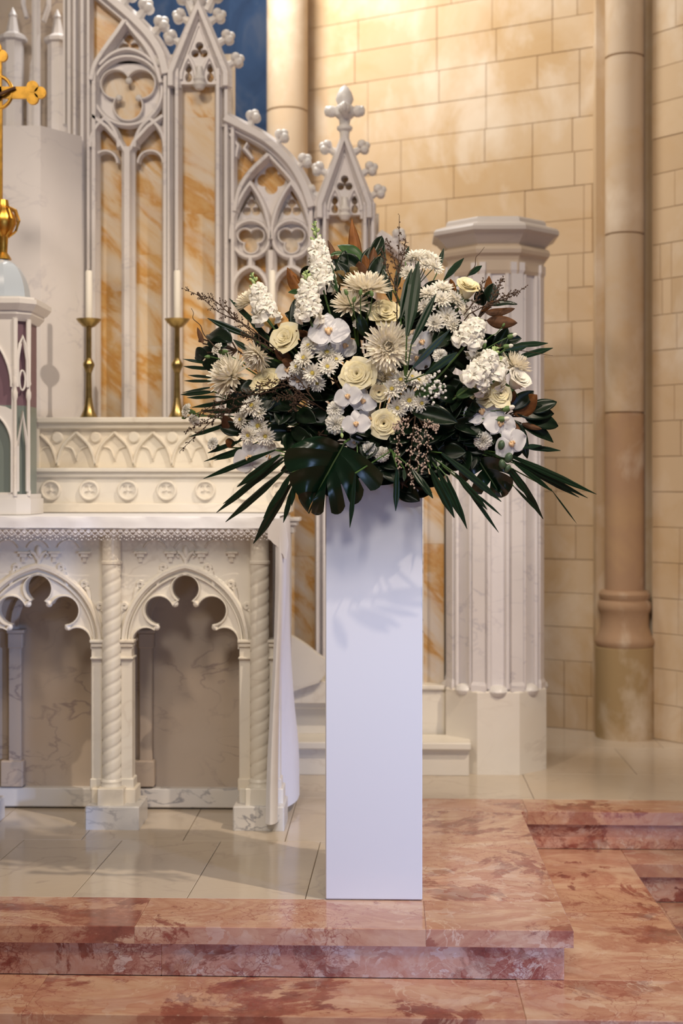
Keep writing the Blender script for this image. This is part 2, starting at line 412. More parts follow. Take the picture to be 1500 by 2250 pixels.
def x_at(P, Q, y): return P.x + (Q.x-P.x)*(y-P.y)/(Q.y-P.y)
XE = lambda y: x_at(A0, B0, y)                         # right edge of the upper platform
T0 = WZ(772, 1976, 0); T1 = WZ(800, 1757, 0)
XT = lambda y: x_at(T0, T1, y)                         # border between pale tiles and red marble
floor = bpy.data.objects.new('floor', None); g = G()
box(g, XL, XT(YBAND), YBAND, 7.6, -.30, -.012); box(g, XT(YBAND), XR, YBACK, 7.6, -.30, -.012)
me = mesh_from('floor', g, M['mortar']); floor = bpy.data.objects.new('floor', me); COL.objects.link(floor); floor['kind'] = 'structure'
def tile(poly, m='floor_tile', name='floor_tile', parent=floor, z=0, th=.02, ch=.0012):
    g = G(); slab(g, poly, z, th, .0008, ch); return part(name, g, M[m], parent, smooth=False)
r1a, r1b = YBAND, WZ(500, 1848, 0).y
lines1 = [((-93-252*k, 1970), (50-215*k, 1848)) for k in (3, 2, 1, 0)] + [((159, 1970), (267, 1848)), ((411, 1972), (485, 1848)), ((670, 1976), (704, 1848))]
xs = [(WZ(*a, 0), WZ(*b, 0)) for a, b in lines1] + [(Vector((XT(r1a), r1a, 0)), Vector((XT(r1b), r1b, 0)))]
for (a, b), (c, d) in zip(xs, xs[1:]):
    tile([(a.x, r1a), (c.x, r1a), (d.x, r1b), (b.x, r1b)])
r2b = WZ(690, 1722, 0).y
x2 = [WZ(626-225*k, 1848, 0).x for k in range(7, -1, -1)] + [XT(r1b)]
for i in range(len(x2)-1):
    e = XT(r2b) if i == len(x2)-2 else x2[i+1]
    if r2b > YBACK and i == len(x2)-2: pass
    tile([(x2[i], r1b), (x2[i+1], r1b), (e, YBACK), (x2[i], YBACK)])
yy = [YBACK, YBACK+.42, YBACK+.95, YBACK+1.5, YBACK+2.1, YBACK+2.7]
for j in range(5):
    x = XL - .2*(j % 2)
    while x < XR:
        tile([(x, yy[j]), (min(x+.62, XR), yy[j]), (min(x+.62, XR), yy[j+1]), (x, yy[j+1])]); x += .62
steps = thing('marble_steps', 'polished red and pink marble steps stepping down below the white flower pedestal', 'steps', (0, YF0, -.5))
def rslab(poly, z, th=.042, m='red_tread', ch=.0016):
    g = G(); slab(g, poly, z, th, .0002, ch); return part('tread_slab', g, M[m], steps, smooth=False)
def riser(x0, x1, y0, y1, z0, z1):
    g = G(); box(g, x0, x1, y0, y1, z0, z1, .002); return part('riser', g, M['red_riser'], steps, smooth=False)
j1 = WZ(330, 1974, 0).x; j2 = WZ(930, 1979, 0).x
rslab([(XL, YF0), (j1, YF0), (j1, YBAND), (XL, YBAND)], 0)
rslab([(j1, YF0), (j2, YF0), (j2, YBAND), (j1, YBAND)], 0)
rslab([(j2, YF0), (XE(YF0), YF0), (XE(YBAND), YBAND), (j2, YBAND)], 0)
ym = WZ(1000, 1862, 0).y
rslab([(XT(YBAND), YBAND), (XE(YBAND), YBAND), (XE(ym), ym), (XT(ym), ym)], 0)
rslab([(XT(ym), ym), (XE(ym), ym), (XE(YB0), YB0), (XT(YB0), YB0)], 0)
xk = [XT(YB0), XE(YB0)+.02, XE(YB0)+.75, XR]
for a, b in zip(xk, xk[1:]): rslab([(a, YB0), (b, YB0), (b, YBACK), (a, YBACK)], 0)
riser(XL, -.55, YF0+.022, YF0+.06, -H1, -.0425); riser(-.55, XE(YF0)-.02, YF0+.022, YF0+.06, -H1, -.0425)
g = G()                                                   # return riser running back along the right edge
a = [(XE(YF0)-.04, YF0+.061), (XE(YF0)-.02, YF0+.061), (XE(YB0)-.02, YB0+.03), (XE(YB0)-.04, YB0+.03)]
slab(g, a, -.0425, H1-.0425, 0, .001); part('riser', g, M['red_riser'], steps, smooth=False)
riser(XE(YB0)-.018, XR, YB0+.022, YB0+.06, -H1, -.0425)
# first lower tread
C1 = WZ(1384, 1898, -H1); D1 = WZ(1500, 2065, -H1); XE1 = lambda y: x_at(C1, D1, y)
YF1 = 3.197; YJ = WZ(1300, 2154, -H1).y
j3 = WZ(100, 2150, -H1).x; j4 = WZ(1135, 2160, -H1).x
rslab([(XL, YF1), (j3, YF1), (j3, YF0+.0219), (XL, YF0+.0219)], -H1)
rslab([(j3, YF1), (j4, YF1), (j4, YF0+.0219), (j3, YF0+.0219)], -H1)
rslab([(j4, YF1), (XE1(YF1), YF1), (XE1(YJ), YJ), (j4, YJ)], -H1)
rslab([(j4, YJ), (XE1(YJ), YJ), (XE1(4.0), 4.0), (j4, 4.0)], -H1)
rslab([(XE(YB0)-.12, 4.0), (XE1(4.0), 4.0), (C1.x, C1.y), (XE(YB0)-.12, C1.y)], -H1)
rslab([(XE(YB0)-.12, C1.y), (C1.x, C1.y), (C1.x, YB0+.022), (XE(YB0)-.12, YB0+.022)], -H1)
rslab([(C1.x, C1.y), (XR, C1.y), (XR, YB0+.022), (C1.x, YB0+.022)], -H1)
riser(XL, XE1(YF1)-.02, YF1+.022, YF1+.06, -2*H1, -H1-.0425)
g = G(); a = [(XE1(YF1)-.04, YF1+.061), (XE1(YF1)-.02, YF1+.061), (C1.x-.02, C1.y+.03), (C1.x-.04, C1.y+.03)]
slab(g, a, -H1-.0425, H1-.0425, 0, .001); part('riser', g, M['red_riser'], steps, smooth=False)
riser(C1.x-.018, XR, C1.y+.022, C1.y+.06, -2*H1, -H1-.0425)
# second lower tread and the slab at the very right
C2 = WZ(1482, 2034, -2*H1)
rslab([(XL, 2.9), (C2.x, 2.9), (C2.x, C1.y+.022), (XL, C1.y+.022)], -2*H1)
rslab([(C2.x, C2.y), (XR, C2.y), (XR, C1.y+.022), (C2.x, C1.y+.022)], -2*H1)
riser(C2.x-.02, XR, C2.y+.022, C2.y+.06, -3*H1, -2*H1-.0425)
rslab([(XL, -.5), (XR+1, -.5), (XR+1, C2.y+.03), (XL, C2.y+.03)], -3*H1)

# apse walls of sandstone blocks (each block a part)
def stone_wall(name, P, ang, length, c, ncourse, bmin, bmax, seed, z0=0.0, label=None):
    """P: right-hand foot of the wall; the wall runs to the left and away by ang"""
    r = random.Random(seed); d = Vector((-math.cos(ang), math.sin(ang), 0)); nrm = Vector((-math.sin(ang), -math.cos(ang), 0))
    g = G(); a = P + nrm*-.012; b = a + d*length
    top = c*ncourse
    for q in (0, 1):
        pass
    back = nrm*-.25
    vs = [a, b, b+back, a+back]; vs = vs + [v + Vector((0, 0, top)) for v in vs]
    g.add(vs, [(0,1,2,3),(4,7,6,5),(0,4,5,1),(1,5,6,2),(2,6,7,3),(3,7,4,0)])
    w = bpy.data.objects.new(name, mesh_from(name, g, M['mortar'], None, False)); COL.objects.link(w); w['kind'] = 'structure'
    def block(s0, s1, za, zb):
        gp = .0008; ch = .002; g = G()
        def pt(s, z, o): return P + d*s + Vector((0, 0, z)) + nrm*o
        o = r.uniform(-.0015, .0015)
        A = [pt(s0+gp, za+gp, -.02), pt(s1-gp, za+gp, -.02), pt(s1-gp, zb-gp, -.02), pt(s0+gp, zb-gp, -.02)]
        B = [pt(s0+gp, za+gp, -ch+o), pt(s1-gp, za+gp, -ch+o), pt(s1-gp, zb-gp, -ch+o), pt(s0+gp, zb-gp, -ch+o)]
        C = [pt(s0+gp+ch, za+gp+ch, o), pt(s1-gp-ch, za+gp+ch, o), pt(s1-gp-ch, zb-gp-ch, o), pt(s0+gp+ch, zb-gp-ch, o)]
        fs = [(8, 9, 10, 11)]
        for i in range(4):
            j = (i+1) % 4; fs += [(i, j, 4+j, 4+i), (4+i, 4+j, 8+j, 8+i)]
        g.add(A+B+C, fs); part('stone_block', g, M['sandstone'], w, smooth=False)
    k = 0
    while k < ncourse:
        s = 0.0; off = r.uniform(.1, bmax*.7)
        first = True
        while s < length - .02:
            L = off if first else r.uniform(bmin, bmax); first = False
            if length - s - L < bmin*.4: L = length - s
            za, zb, zc = z0 + k*c, z0+(k+1)*c, z0+(k+2)*c
            if r.random() < .14: block(s, s+L, za, zc)
            else:
                m = s + L*r.uniform(.35, .65)
                block(s, s+L, za, zb) if r.random() < .6 else (block(s, m, za, zb), block(m, s+L, za, zb)); m = s + L*r.uniform(.35, .65); block(s, m, zb, zc); block(m, s+L, zb, zc)
            s += L
        k += 2
    return w
PW = WZ(1322, 1609, 0); PW = Vector((PW.x+.02, PW.y, 0))
CO = .1480
stone_wall('wall_right', PW, math.radians(27), 1.50, CO, 24, .42, .70, 3)
PR0 = W(1432, 1600, 6.02); PR1 = PR0 + Vector((math.cos(math.radians(-50)), math.sin(math.radians(-50)), 0))*1.2
stone_wall('wall_side', Vector((PR1.x, PR1.y, 0)), math.radians(50), 1.2, CO, 24, .25, .42, 9)
# far left facet: painted wall with the blue mural
YM = 6.95
g = G(); a = W(-700, 0, YM); b = W(690, 0, YM); box(g, a.x, b.x, YM, YM+.2, 0, 3.6)
w = bpy.data.objects.new('wall_back', mesh_from('wall_back', g, M['mural'], None, False)); COL.objects.link(w); w['kind'] = 'structure'
# painted robes and cloud on the mural: pale figures are part of the paint layer, raised a millimetre
# engaged columns
def column(name, label, cx, halfw, Yc, joints, base=None, m='sandstone_shaft'):
    r = halfw*mpx(Yc); p = W(cx, 1000, Yc); c = Vector((p.x, p.y, 0))
    t = thing(name, label, 'column', c)
    zs = [W(cx, y, Yc-r).z for y in joints]
    for k, (za, zb) in enumerate(zip(zs, zs[1:])):
        g = G(); lathe(g, [(r-.009, za), (r, za+.005), (r, zb-.005), (r-.009, zb)], c, 36); part('shaft_drum', g, M['sandstone_brown' if base and k == 0 else m], t)
    return t, c, r
zt = -60
t, c, r = column('wall_column', 'smooth round sandstone column with a moulded base and drum, right side of the wall', 1372, 42.5, 6.06, [1305, 906, 510, 116, zt], True)
Yb = 6.0; z = lambda y: W(1372, y, Yb-.05).z
g = G(); s = mpx(Yb)
prof = [(62,1425),(66,1418),(66,1410),(60,1402),(56,1390),(53,1380),(53,1352),(57,1345),(59,1337),(57,1328),(52,1322),(55,1316),(56,1309),(52,1302),(44,1300)]
lathe(g, [(a*s, z(y)) for a, y in prof], c, 40); part('moulded_base', g, M['sandstone_brown'], t)
g = G(); lathe(g, [(64*s, 0), (64*s, z(1428)), (61*s, z(1425))], c, 40); part('column_drum', g, M['sandstone_base'], t)
t2, c2, r2 = column('wall_column', 'pale round stone column between the blue mural and the cream wall', 631, 45, 6.72, [1600, 980, 608, 235, zt])
# rebated jambs beside the right column
for nm, x0, x1, Yq in (('trim_1', 1309, 1334, 6.10), ('trim_2', 1412, 1434, 6.10)):
    g = G(); pbox(g, x0, -80, x1, 1640, Yq, Yq+.3); o = part(nm, g, M['sandstone'], None, False); o['kind'] = 'structure'

# ------------------------------------------------------------------ reredos (the carved altarpiece)
YR = 5.42                                            # plane of the tracery
rer = thing('reredos', 'carved white gothic marble altarpiece with pointed tracery and orange veined panels', 'altarpiece', W(440, 1060, YR+.1) * 1 - Vector((0, 0, HC)))
MAR = M['marble_lilac']
_sweep = sweep
def sweep(g, path, Y, w, d, closed=False, prof=PROF, mi=0):
    dd = Y - YR; return _sweep(g, path, YR + dd*.6, w, min(d*.6, w*mpx(YR)*1.1 + dd*.6), closed, prof, mi)
def rpart(name, fn, m=None, **kw):
    g = G(); fn(g); return part(name, g, m or MAR, rer, **kw)
def panel(x0, y0, x1, y1, Y=YR+.042): rpart('marble_panel', lambda g: pbox(g, x0, y0, x1, y1, Y, Y+.03, .001), M['yellow'], smooth=False)
def shaft(x, w, y0, y1, Y=YR, d=.05, n=10):          # upright moulded shaft
    rpart('shaft', lambda g: sweep(g, [(x, y0), (x, y1)], Y+.045, w, d+.045))
# backing wall of the altarpiece
rpart('backing_wall', lambda g: (pbox(g, -120, 905, 1000, 1700, YR+.16, YR+.30), pbox(g, 690, 470, 832, 905, YR+.16, YR+.24), pbox(g, 355, 120, 512, 905, YR+.16, YR+.24)), M['marble_cream'], smooth=False)
# bay 1
for (x0, y0, x1, y1) in ((200,330,286,640),(200,640,286,920),(284,330,368,560),(284,560,368,760),(284,760,368,920)): panel(x0, y0, x1, y1)
rpart('marble_panel', lambda g: plate(g, cr([(200,0,0),(238,2,0),(274,33,0),(308,64,0),(336,94,0),(358,128,0),(367,160,0),(368,333,0),(200,333,0)], 1) and [(p[0],p[1]) for p in [(200,-20),(225,-5),(274,33),(308,64),(336,94),(358,128),(367,160),(368,330),(200,330)]], [], YR+.042, .03), M['yellow'], smooth=False)
main1 = [(p.x, p.y) for p in cr([(205,-28,0),(238,0,0),(274,30,0),(308,61,0),(336,92,0),(358,128,0),(369,172,0)], 5)]
rpart('arch_rib', lambda g: (sweep(g, main1, YR+.05, 36, .12), sweep(g, [(x-11, y+11) for x, y in main1], YR+.05, 9, .14)))
for x in (212, 368): shaft(x, 20, 160, 920)
shaft(285, 30, 330, 920, YR, .06); rpart('shaft', lambda g: sweep(g, [(285,335),(285,920)], YR+.02, 12, .10))
rpart('tracery', lambda g: (sweep(g, [(p.x, p.y) for p in cr([(207,185,0),(216,150,0),(238,115,0),(262,82,0),(280,55,0)], 5)], YR+.05, 20, .11),
                            sweep(g, [(p.x, p.y) for p in cr([(280,55,0),(300,80,0),(326,112,0),(345,148,0),(358,190,0)], 5)], YR+.05, 16, .10)))
def trefoil_plate(g, cx, cy, R, d, r, rot=-90, Y=YR+.05, dep=.06, k=3, n=72):
    ho = foil(cx, cy, d, r, k, rot, n); plate(g, arc(cx, cy, R, 0, 360, 60)[:-1], [ho], Y-.03, dep); sweep(g, ho, Y-.02, 5, .035, True); sweep(g, arc(cx, cy, R-4, 0, 360, 60)[:-1], Y-.02, 12, .055, True)
rpart('trefoil_roundel', lambda g: trefoil_plate(g, 283, 203, 79, 32, 32, -90))
for a in (90, 210, 330):
    rpart('carved_cusp', lambda g: sphere(g, W(283+25*math.cos(math.radians(a)), 203-25*math.sin(math.radians(a)), YR+.012), 8*mpx(YR), 8, 6), M['marble'])
rpart('tracery', lambda g: (plate(g, [(248,112),(283,68),(318,112),(336,140),(230,140)], [foil(283,98,13,11,3,90,36)], YR+.02, .05), sweep(g, [(p.x,p.y) for p in cr([(222,148,0),(250,124,0),(283,114,0),(316,124,0),(346,148,0)],5)], YR+.03, 13, .08)))
for x0, x1 in ((208, 262), (305, 362)):
    rpart('tracery', lambda g: (sweep(g, parch(x0-4, x1+4, 330, 268), YR+.05, 15, .10),))
    rpart('tracery', lambda g: plate(g, [(x0-4,332),(x1+4,332),(x1+4,318)]+arc((x0+x1)/2,352,(x1-x0)/2,25,155,12,26)+[(x0-4,318)], [], YR+.03, .04) if False else sweep(g, parch(x0+1, x1-1, 362, 335), YR+.05, 9, .06))
rpart('tracery', lambda g: (sweep(g, [(208,262),(240,285),(268,318),(284,345)], YR+.05, 16, .10), sweep(g, [(362,262),(330,285),(300,318),(286,345)], YR+.05, 16, .10)))
# crockets (shared mesh)
def crocket_mesh():
    g = G()
    tube(g, [(0,0,-.2),(0,-.05,.5),(0,-.15,.9)], [.42,.30,.36], 8)
    for a in (0, 90, 180, 270):
        c, s_ = math.cos(math.radians(a+45)), math.sin(math.radians(a+45)); sphere(g, (.36*c, -.15+.3*s_, 1.0), .40, 8, 6)
    sphere(g, (0, -.15, 1.3), .36, 8, 6)
    return mesh_from('crocket', g, M['marble'])
CRK = crocket_mesh()
def crocket(x, y, ang, s, Y=YR, parent=None):
    parent = parent or rer
    k = 1.4*s*mpx(Y); Mx = Matrix.Translation(W(x, y, Y) - wpos(parent)) @ Matrix.Rotation(math.radians(90-ang), 4, 'Y') @ Matrix.Scale(k, 4)
    return inst('crocket', CRK, parent, Mx)
for x, y, a in ((268,14,55),(304,40,52),(336,76,48)): crocket(x, y, a, 21)
# pier with gable
def gable(xc, ya, yb, hw, sc, yshaft, open_y, ow):
    L, R_ = (xc-hw, yb), (xc+hw, yb)
    rpart('gable', lambda g: plate(g, [(xc, ya-4), (xc+hw, yb-10), (xc+hw, yb+20), (xc-hw, yb+20), (xc-hw, yb-10)],
          [foil(xc, open_y, 11*sc, 9*sc, 3, 90, 36), foil(xc-ow, open_y+48*sc, 8*sc, 8*sc, 2, 90, 30, 1.3), foil(xc+ow, open_y+48*sc, 8*sc, 8*sc, 2, 90, 30, 1.3)], YR-.01, .05))
    rpart('marble_panel', lambda g: plate(g, [(xc, ya+10), (xc+hw-6, yb), (xc+hw-6, yb+24), (xc-hw+6, yb+24), (xc-hw+6, yb)], [], YR+.046, .02), M['yellow'], smooth=False)
    rpart('gable_rib', lambda g: (sweep(g, [(xc-hw, yb+30), (xc-hw, yb), (xc, ya), (xc+hw, yb), (xc+hw, yb+30)], YR+.0, 26*sc, .10), sweep(g, [(xc-hw+17*sc, yb+30), (xc-hw+17*sc, yb+4), (xc, ya+36*sc), (xc+hw-17*sc, yb+4), (xc+hw-17*sc, yb+30)], YR+.0, 9*sc, .12)))
    rpart('tracery', lambda g: (sweep(g, parch(xc-ow-15*sc, xc-ow+17*sc, yb+12, yb-38*sc), YR, 11*sc, .06), sweep(g, parch(xc+ow-17*sc, xc+ow+15*sc, yb+12, yb-38*sc), YR, 11*sc, .06)))
    rpart('pendant_boss', lambda g: lathe(g, [(.004,-.02),(9*sc*mpx(YR),-.016),(15*sc*mpx(YR),0),(11*sc*mpx(YR),.012),(14*sc*mpx(YR),.022),(8*sc*mpx(YR),.04),(7*sc*mpx(YR),.07)], W(xc, yb+22, YR-.03), 14), M['marble'])
    for s_ in (-1, 1):
        for k in range(3):
            t_ = (.20, .52, .86)[k]
            crocket(xc+s_*(hw*t_+8*sc), ya+(yb-ya)*t_+2, 90-s_*62, 19*sc)
gable(438, 18, 165, 60, 1.0, 920, 112, 24)
for x, w_, d in ((374, 17, .05), (393, 17, .10), (482, 17, .10), (500, 16, .05)): shaft(x, w_, 160, 920, YR, d)
for y0, y1 in ((150,258),(258,470),(470,700),(700,920)): panel(402, y0, 474, y1, YR+.03)
crocket(422, 22, 120, 22); crocket(456, 18, 60, 22)
rpart('gable_finial', lambda g: lathe(g, [(9*mpx(YR),0),(16*mpx(YR),.02),(9*mpx(YR),.035),(10*mpx(YR),.08)], W(438, 14, YR-.02), 12), M['marble'])
# bay 2 with half arch
half2 = [(p.x, p.y) for p in cr([(498,268,0),(530,284,0),(588,316,0),(636,361,0),(668,412,0),(686,462,0)], 6)]
rpart('arch_rib', lambda g: (sweep(g, half2, YR+.05, 34, .13), sweep(g, [(x-6, y+13) for x, y in half2], YR+.05, 9, .15)))
for x, y, a in ((546,282,66),(604,322,54),(650,372,42)): crocket(x, y, a, 19)
rpart('marble_panel', lambda g: plate(g, [(505,275),(540,290),(588,318),(634,362),(664,412),(684,465),(688,560),(505,560)], [], YR+.042, .03), M['yellow'], smooth=False)
for x0, x1 in ((508, 598), (596, 692)):
    for y0, y1 in ((560,740),(740,920)): panel(x0, y0, x1, y1)
shaft(514, 16, 270, 920); shaft(597, 24, 555, 920, YR, .06); shaft(684, 18, 455, 920)
rpart('tracery', lambda g: (sweep(g, [(p.x,p.y) for p in cr([(518,470,0),(528,425,0),(552,385,0),(592,346,0)],6)], YR+.05, 18, .11), sweep(g, [(p.x,p.y) for p in cr([(592,346,0),(634,392,0),(662,430,0),(678,470,0)],6)], YR+.05, 13, .09)))
for cx in (552, 641):
    rpart('trefoil_roundel', lambda g: trefoil_plate(g, cx, 527, 44, 15.5, 16, -90, n=60))
    rpart('tracery', lambda g: (sweep(g, parch(cx-43, cx+43, 530, 408), YR+.05, 14, .10), plate(g, [(cx,430),(cx+24,470),(cx+36,500),(cx+20,492),(cx,484),(cx-20,492),(cx-36,500),(cx-24,470)], [foil(cx,458,12,9.5,3,90,36)], YR+.02, .05)))
    rpart('tracery', lambda g: (sweep(g, [(cx,568),(cx,592)], YR+.05, 17, .08), sweep(g, parch(cx-38, cx+38, 640, 590), YR+.05, 15, .10)))
rpart('tracery', lambda g: plate(g, [(592,352),(630,395),(640,430),(597,500),(556,430),(560,392)], [foil(596,396,17,14,4,90,48)], YR+.03, .04))
rpart('tracery', lambda g: (sweep(g, [(507,300),(525,325),(520,350)], YR+.05, 12, .07), sweep(g, [(545,318),(538,330),(556,352)], YR+.05, 9, .06)))
# right turret
gable(757, 305, 452, 54, .95, 920, 404, 22)
for x, w_, d in ((699, 14, .05), (714, 15, .10), (802, 15, .10), (819, 14, .05)): shaft(x, w_, 450, 1445, YR, d)
for y0, y1 in ((440,540),(540,760),(760,920)): panel(722, y0, 796, y1, YR+.03)
def finial(g):
    k = mpx(YR); p = W(757, 245, YR-.02)
    lathe(g, [(10*k,-62*k),(11*k,-45*k),(17*k,-40*k),(17*k,-34*k),(11*k,-30*k),(13*k,-18*k),(22*k,-10*k),(22*k,8*k),(15*k,14*k),(20*k,26*k),(16*k,40*k),(9*k,52*k),(.5*k,58*k)], p, 16)
    for dx, dy in ((1,0),(-1,0),(0,1),(0,-1)): sphere(g, p+Vector((dx*29*k, dy*29*k, 0)), 14*k, 8, 6, (1.0, 1.0, .95)); sphere(g, p+Vector((dx*38*k, dy*38*k, 1*k)), 10*k, 8, 6, (.7,1,1.2))
rpart('finial', finial, M['marble'])
# low half arch running down to the pulpit side, mostly behind the flowers
low = [(p.x, p.y) for p in cr([(830,520,0),(868,546,0),(905,590,0),(938,650,0),(955,720,0)], 5)]
rpart('arch_rib', lambda g: sweep(g, low, YR+.05, 30, .10)); crocket(862, 538, 55, 18)
rpart('marble_panel', lambda g: plate(g, [(828,530),(868,556),(903,600),(934,660),(950,720),(975,730),(975,960),(828,960)], [], YR+.042, .03), M['yellow'], smooth=False)
for y0, y1 in ((960,1195),(1195,1505)): panel(828, y0, 975, y1, YR+.05)
for y0, y1 in ((1040,1222),(1222,1510)): panel(560, y0, 695, y1, YR+.08)
rpart('panel_edge', lambda g: pbox(g, 921, 1040, 930, 1505, YR-.01, YR+.06), M['marble_grey'], smooth=False)
rpart('base_course', lambda g: (pbox(g, 690, 1505, 978, 1720, YR-.02, YR+.16, .004), pbox(g, 690, 1505, 978, 1516, YR-.035, YR+.1, .003)), M['marble_cream'], smooth=False)
# left: throne block, jamb shafts, canopy niche with pinnacles
YT = 5.18
g = G(); p = [W(-220, 600, YT), W(89, 600, YT), W(180, 600, YT+.17), W(180, 600, YT+.5), W(-220, 600, YT+.5)]
zt, zb = W(60, 276, YT).z, W(60, 925, YT).z
g.add([(v.x, v.y, zb) for v in p] + [(v.x, v.y, zt) for v in p], [(4,3,2,1,0),(5,6,7,8,9)] + [(i,(i+1)%5,5+(i+1)%5,5+i) for i in range(5)])
part('throne_block', g, M['marble_lilac'], rer, smooth=False)
for x, w_, d, Yq in ((158,16,.04,YR+.10),(172,14,.07,YR+.06),(187,16,.05,YR+.02),(200,14,.09,YR)): shaft(x, w_, -40, 925, Yq, d)
NICHE = M['marble_back']
rpart('niche_back', lambda g: pbox(g, -220, -60, 165, 300, YR+.32, YR+.40), NICHE, smooth=False)
def pinn(xc, w_, y0, y1):
    def f(g):
        k = mpx(YR+.26); zz = lambda y: W(xc, y, YR+.26).z
        c = W(xc, 300, YR+.26); c = Vector((c.x, c.y, 0)); r = w_*k
        lathe(g, [(r, zz(y1)), (r, zz(y0+78)), (r*1.35, zz(y0+74)), (r*1.35, zz(y0+66)), (r*.62, zz(y0+56)), (r*.34, zz(y0+22)), (r*.42, zz(y0+18)), (.001, zz(y0))], c, 8, PI/8)
    rpart('pinnacle', f, M['marble_lilac'], ang=20)
pinn(28, 24, 16, 300); pinn(126, 22, 20, 300); pinn(70, 11, 128, 300)
pinn(-60, 24, 16, 300)
for x in (148, 156): shaft(x, 12, -40, 280, YR+.2, .05)
rpart('canopy_drop', lambda g: (sweep(g, [(52,-30),(52,12),(60,42)], YR+.3, 9, .05), sweep(g, [(108,-30),(108,18),(97,50)], YR+.3, 9, .05), sweep(g, [(80,-30),(80,280)], YR+.31, 18, .03)))

sweep = _sweep
# ------------------------------------------------------------------ octagonal pulpit pier and stair
YP = 5.25; k5 = mpx(YP); pc = W(1086, 1000, YP + 111*k5*1.0); PCX, PCY = pc.x, pc.y
pul = thing('octagonal_pier', 'octagonal white marble pier with a moulded capital behind the right of the flowers', 'pillar', (PCX, PCY, 0))
ap = lambda px: px*k5/math.cos(PI/8)
zz = lambda y: W(1086, y, YP).z
def octa(name, prof, m, **kw):
    g = G(); lathe(g, [(ap(r), z_) for r, z_ in prof], (PCX, PCY, 0), 8, PI/8); return part(name, g, m, pul, smooth=False, **kw)
octa('base_block', [(112, 0), (112, zz(1523)), (109, zz(1520))], M['marble_cream'])
octa('pier_core', [(100, zz(1520)), (100, zz(590))], M['marble_lilac'])
for i in range(8):                                         # corner pilasters and panel stops
    a = PI/8 + i*PI/4; R_ = ap(105)
    g = G(); lathe(g, [(24*k5, zz(1521)), (24*k5, zz(1508)), (20*k5, zz(1500)), (20*k5, zz(600)), (24*k5, zz(592)), (24*k5, zz(575))], (PCX+(R_-16*k5)*math.cos(a), PCY+(R_-16*k5)*math.sin(a), 0), 4, a+PI/4)
    part('corner_pilaster', g, M['marble_lilac'], pul, smooth=False)
    for s_ in (-1, 1):
        da = s_*.20; rr = ap(98.5)
        g = G(); lathe(g, [(5*k5, zz(1515)), (5*k5, zz(600))], (PCX+rr*math.cos(a+da)*.99, PCY+rr*math.sin(a+da)*.99, 0), 8, a); part('panel_moulding', g, M['marble_lilac'], pul)
    am = i*PI/4; g = G(); sphere(g, (PCX+98*k5*math.cos(am), PCY+98*k5*math.sin(am), zz(1521)), 27*k5, 12, 6, (.9, .9, .55)); part('panel_stop', g, M['marble'], pul)
octa('architrave', [(104, zz(600)), (107, zz(592)), (107, zz(570)), (110, zz(562)), (118, zz(556)), (120, zz(548)), (117, zz(541)), (108, zz(537)), (110, zz(532))], M['tan_band'])
octa('capital', [(106, zz(537)), (112, zz(532)), (128, zz(514)), (139, zz(508)), (139, zz(500)), (134, zz(494)), (112, zz(486)), (110, zz(478)), (106, zz(474)), (60, zz(470))], M['cap_stone'])
stair = thing('marble_stair', 'short pale marble stair with a curved parapet behind the pedestal', 'stairs', W(800, 1000, 5.4) - Vector((0, 0, HC)))
def spart(name, fn, m=None):
    g = G(); fn(g); return part(name, g, m or M['marble_cream'], stair, smooth=False)
xa, xb = W(560, 1650, 5.21).x, W(1038, 1650, 5.21).x
xm_ = W(800, 1650, 5.21).x; xc_ = W(862, 1600, 5.38).x
for x0, x1 in ((xa, xm_), (xm_+.001, xb-.012)):
    spart('riser', lambda g: box(g, x0, x1, 5.225, 5.36, 0, .098, .002)); spart('step', lambda g: box(g, x0-.0, x1+(.006 if x1 > xm_+.01 else 0), 5.20, YR-.04, .0985, .125, .004))
spart('riser', lambda g: box(g, xa, xc_, 5.385, YR-.04, .1255, .221, .002)); spart('step', lambda g: box(g, xa, xc_, 5.36, YR-.04, .2215, .248, .004))
spart('riser', lambda g: box(g, xa, xc_-.05, YR-.045+.0, YR-.021, .2485, .30, .002) if False else box(g, xa, xc_-.1, YR-.10, YR-.04, .2485, .33, .002))
spart('parapet', lambda g: plate(g, [(p.x,p.y) for p in cr([(560,1392,0),(630,1396,0),(664,1412,0),(700,1440,0),(716,1450,0)],4)] + [(716,1480),(700,1500),(640,1520),(560,1525)], [], YR-.13, .05))

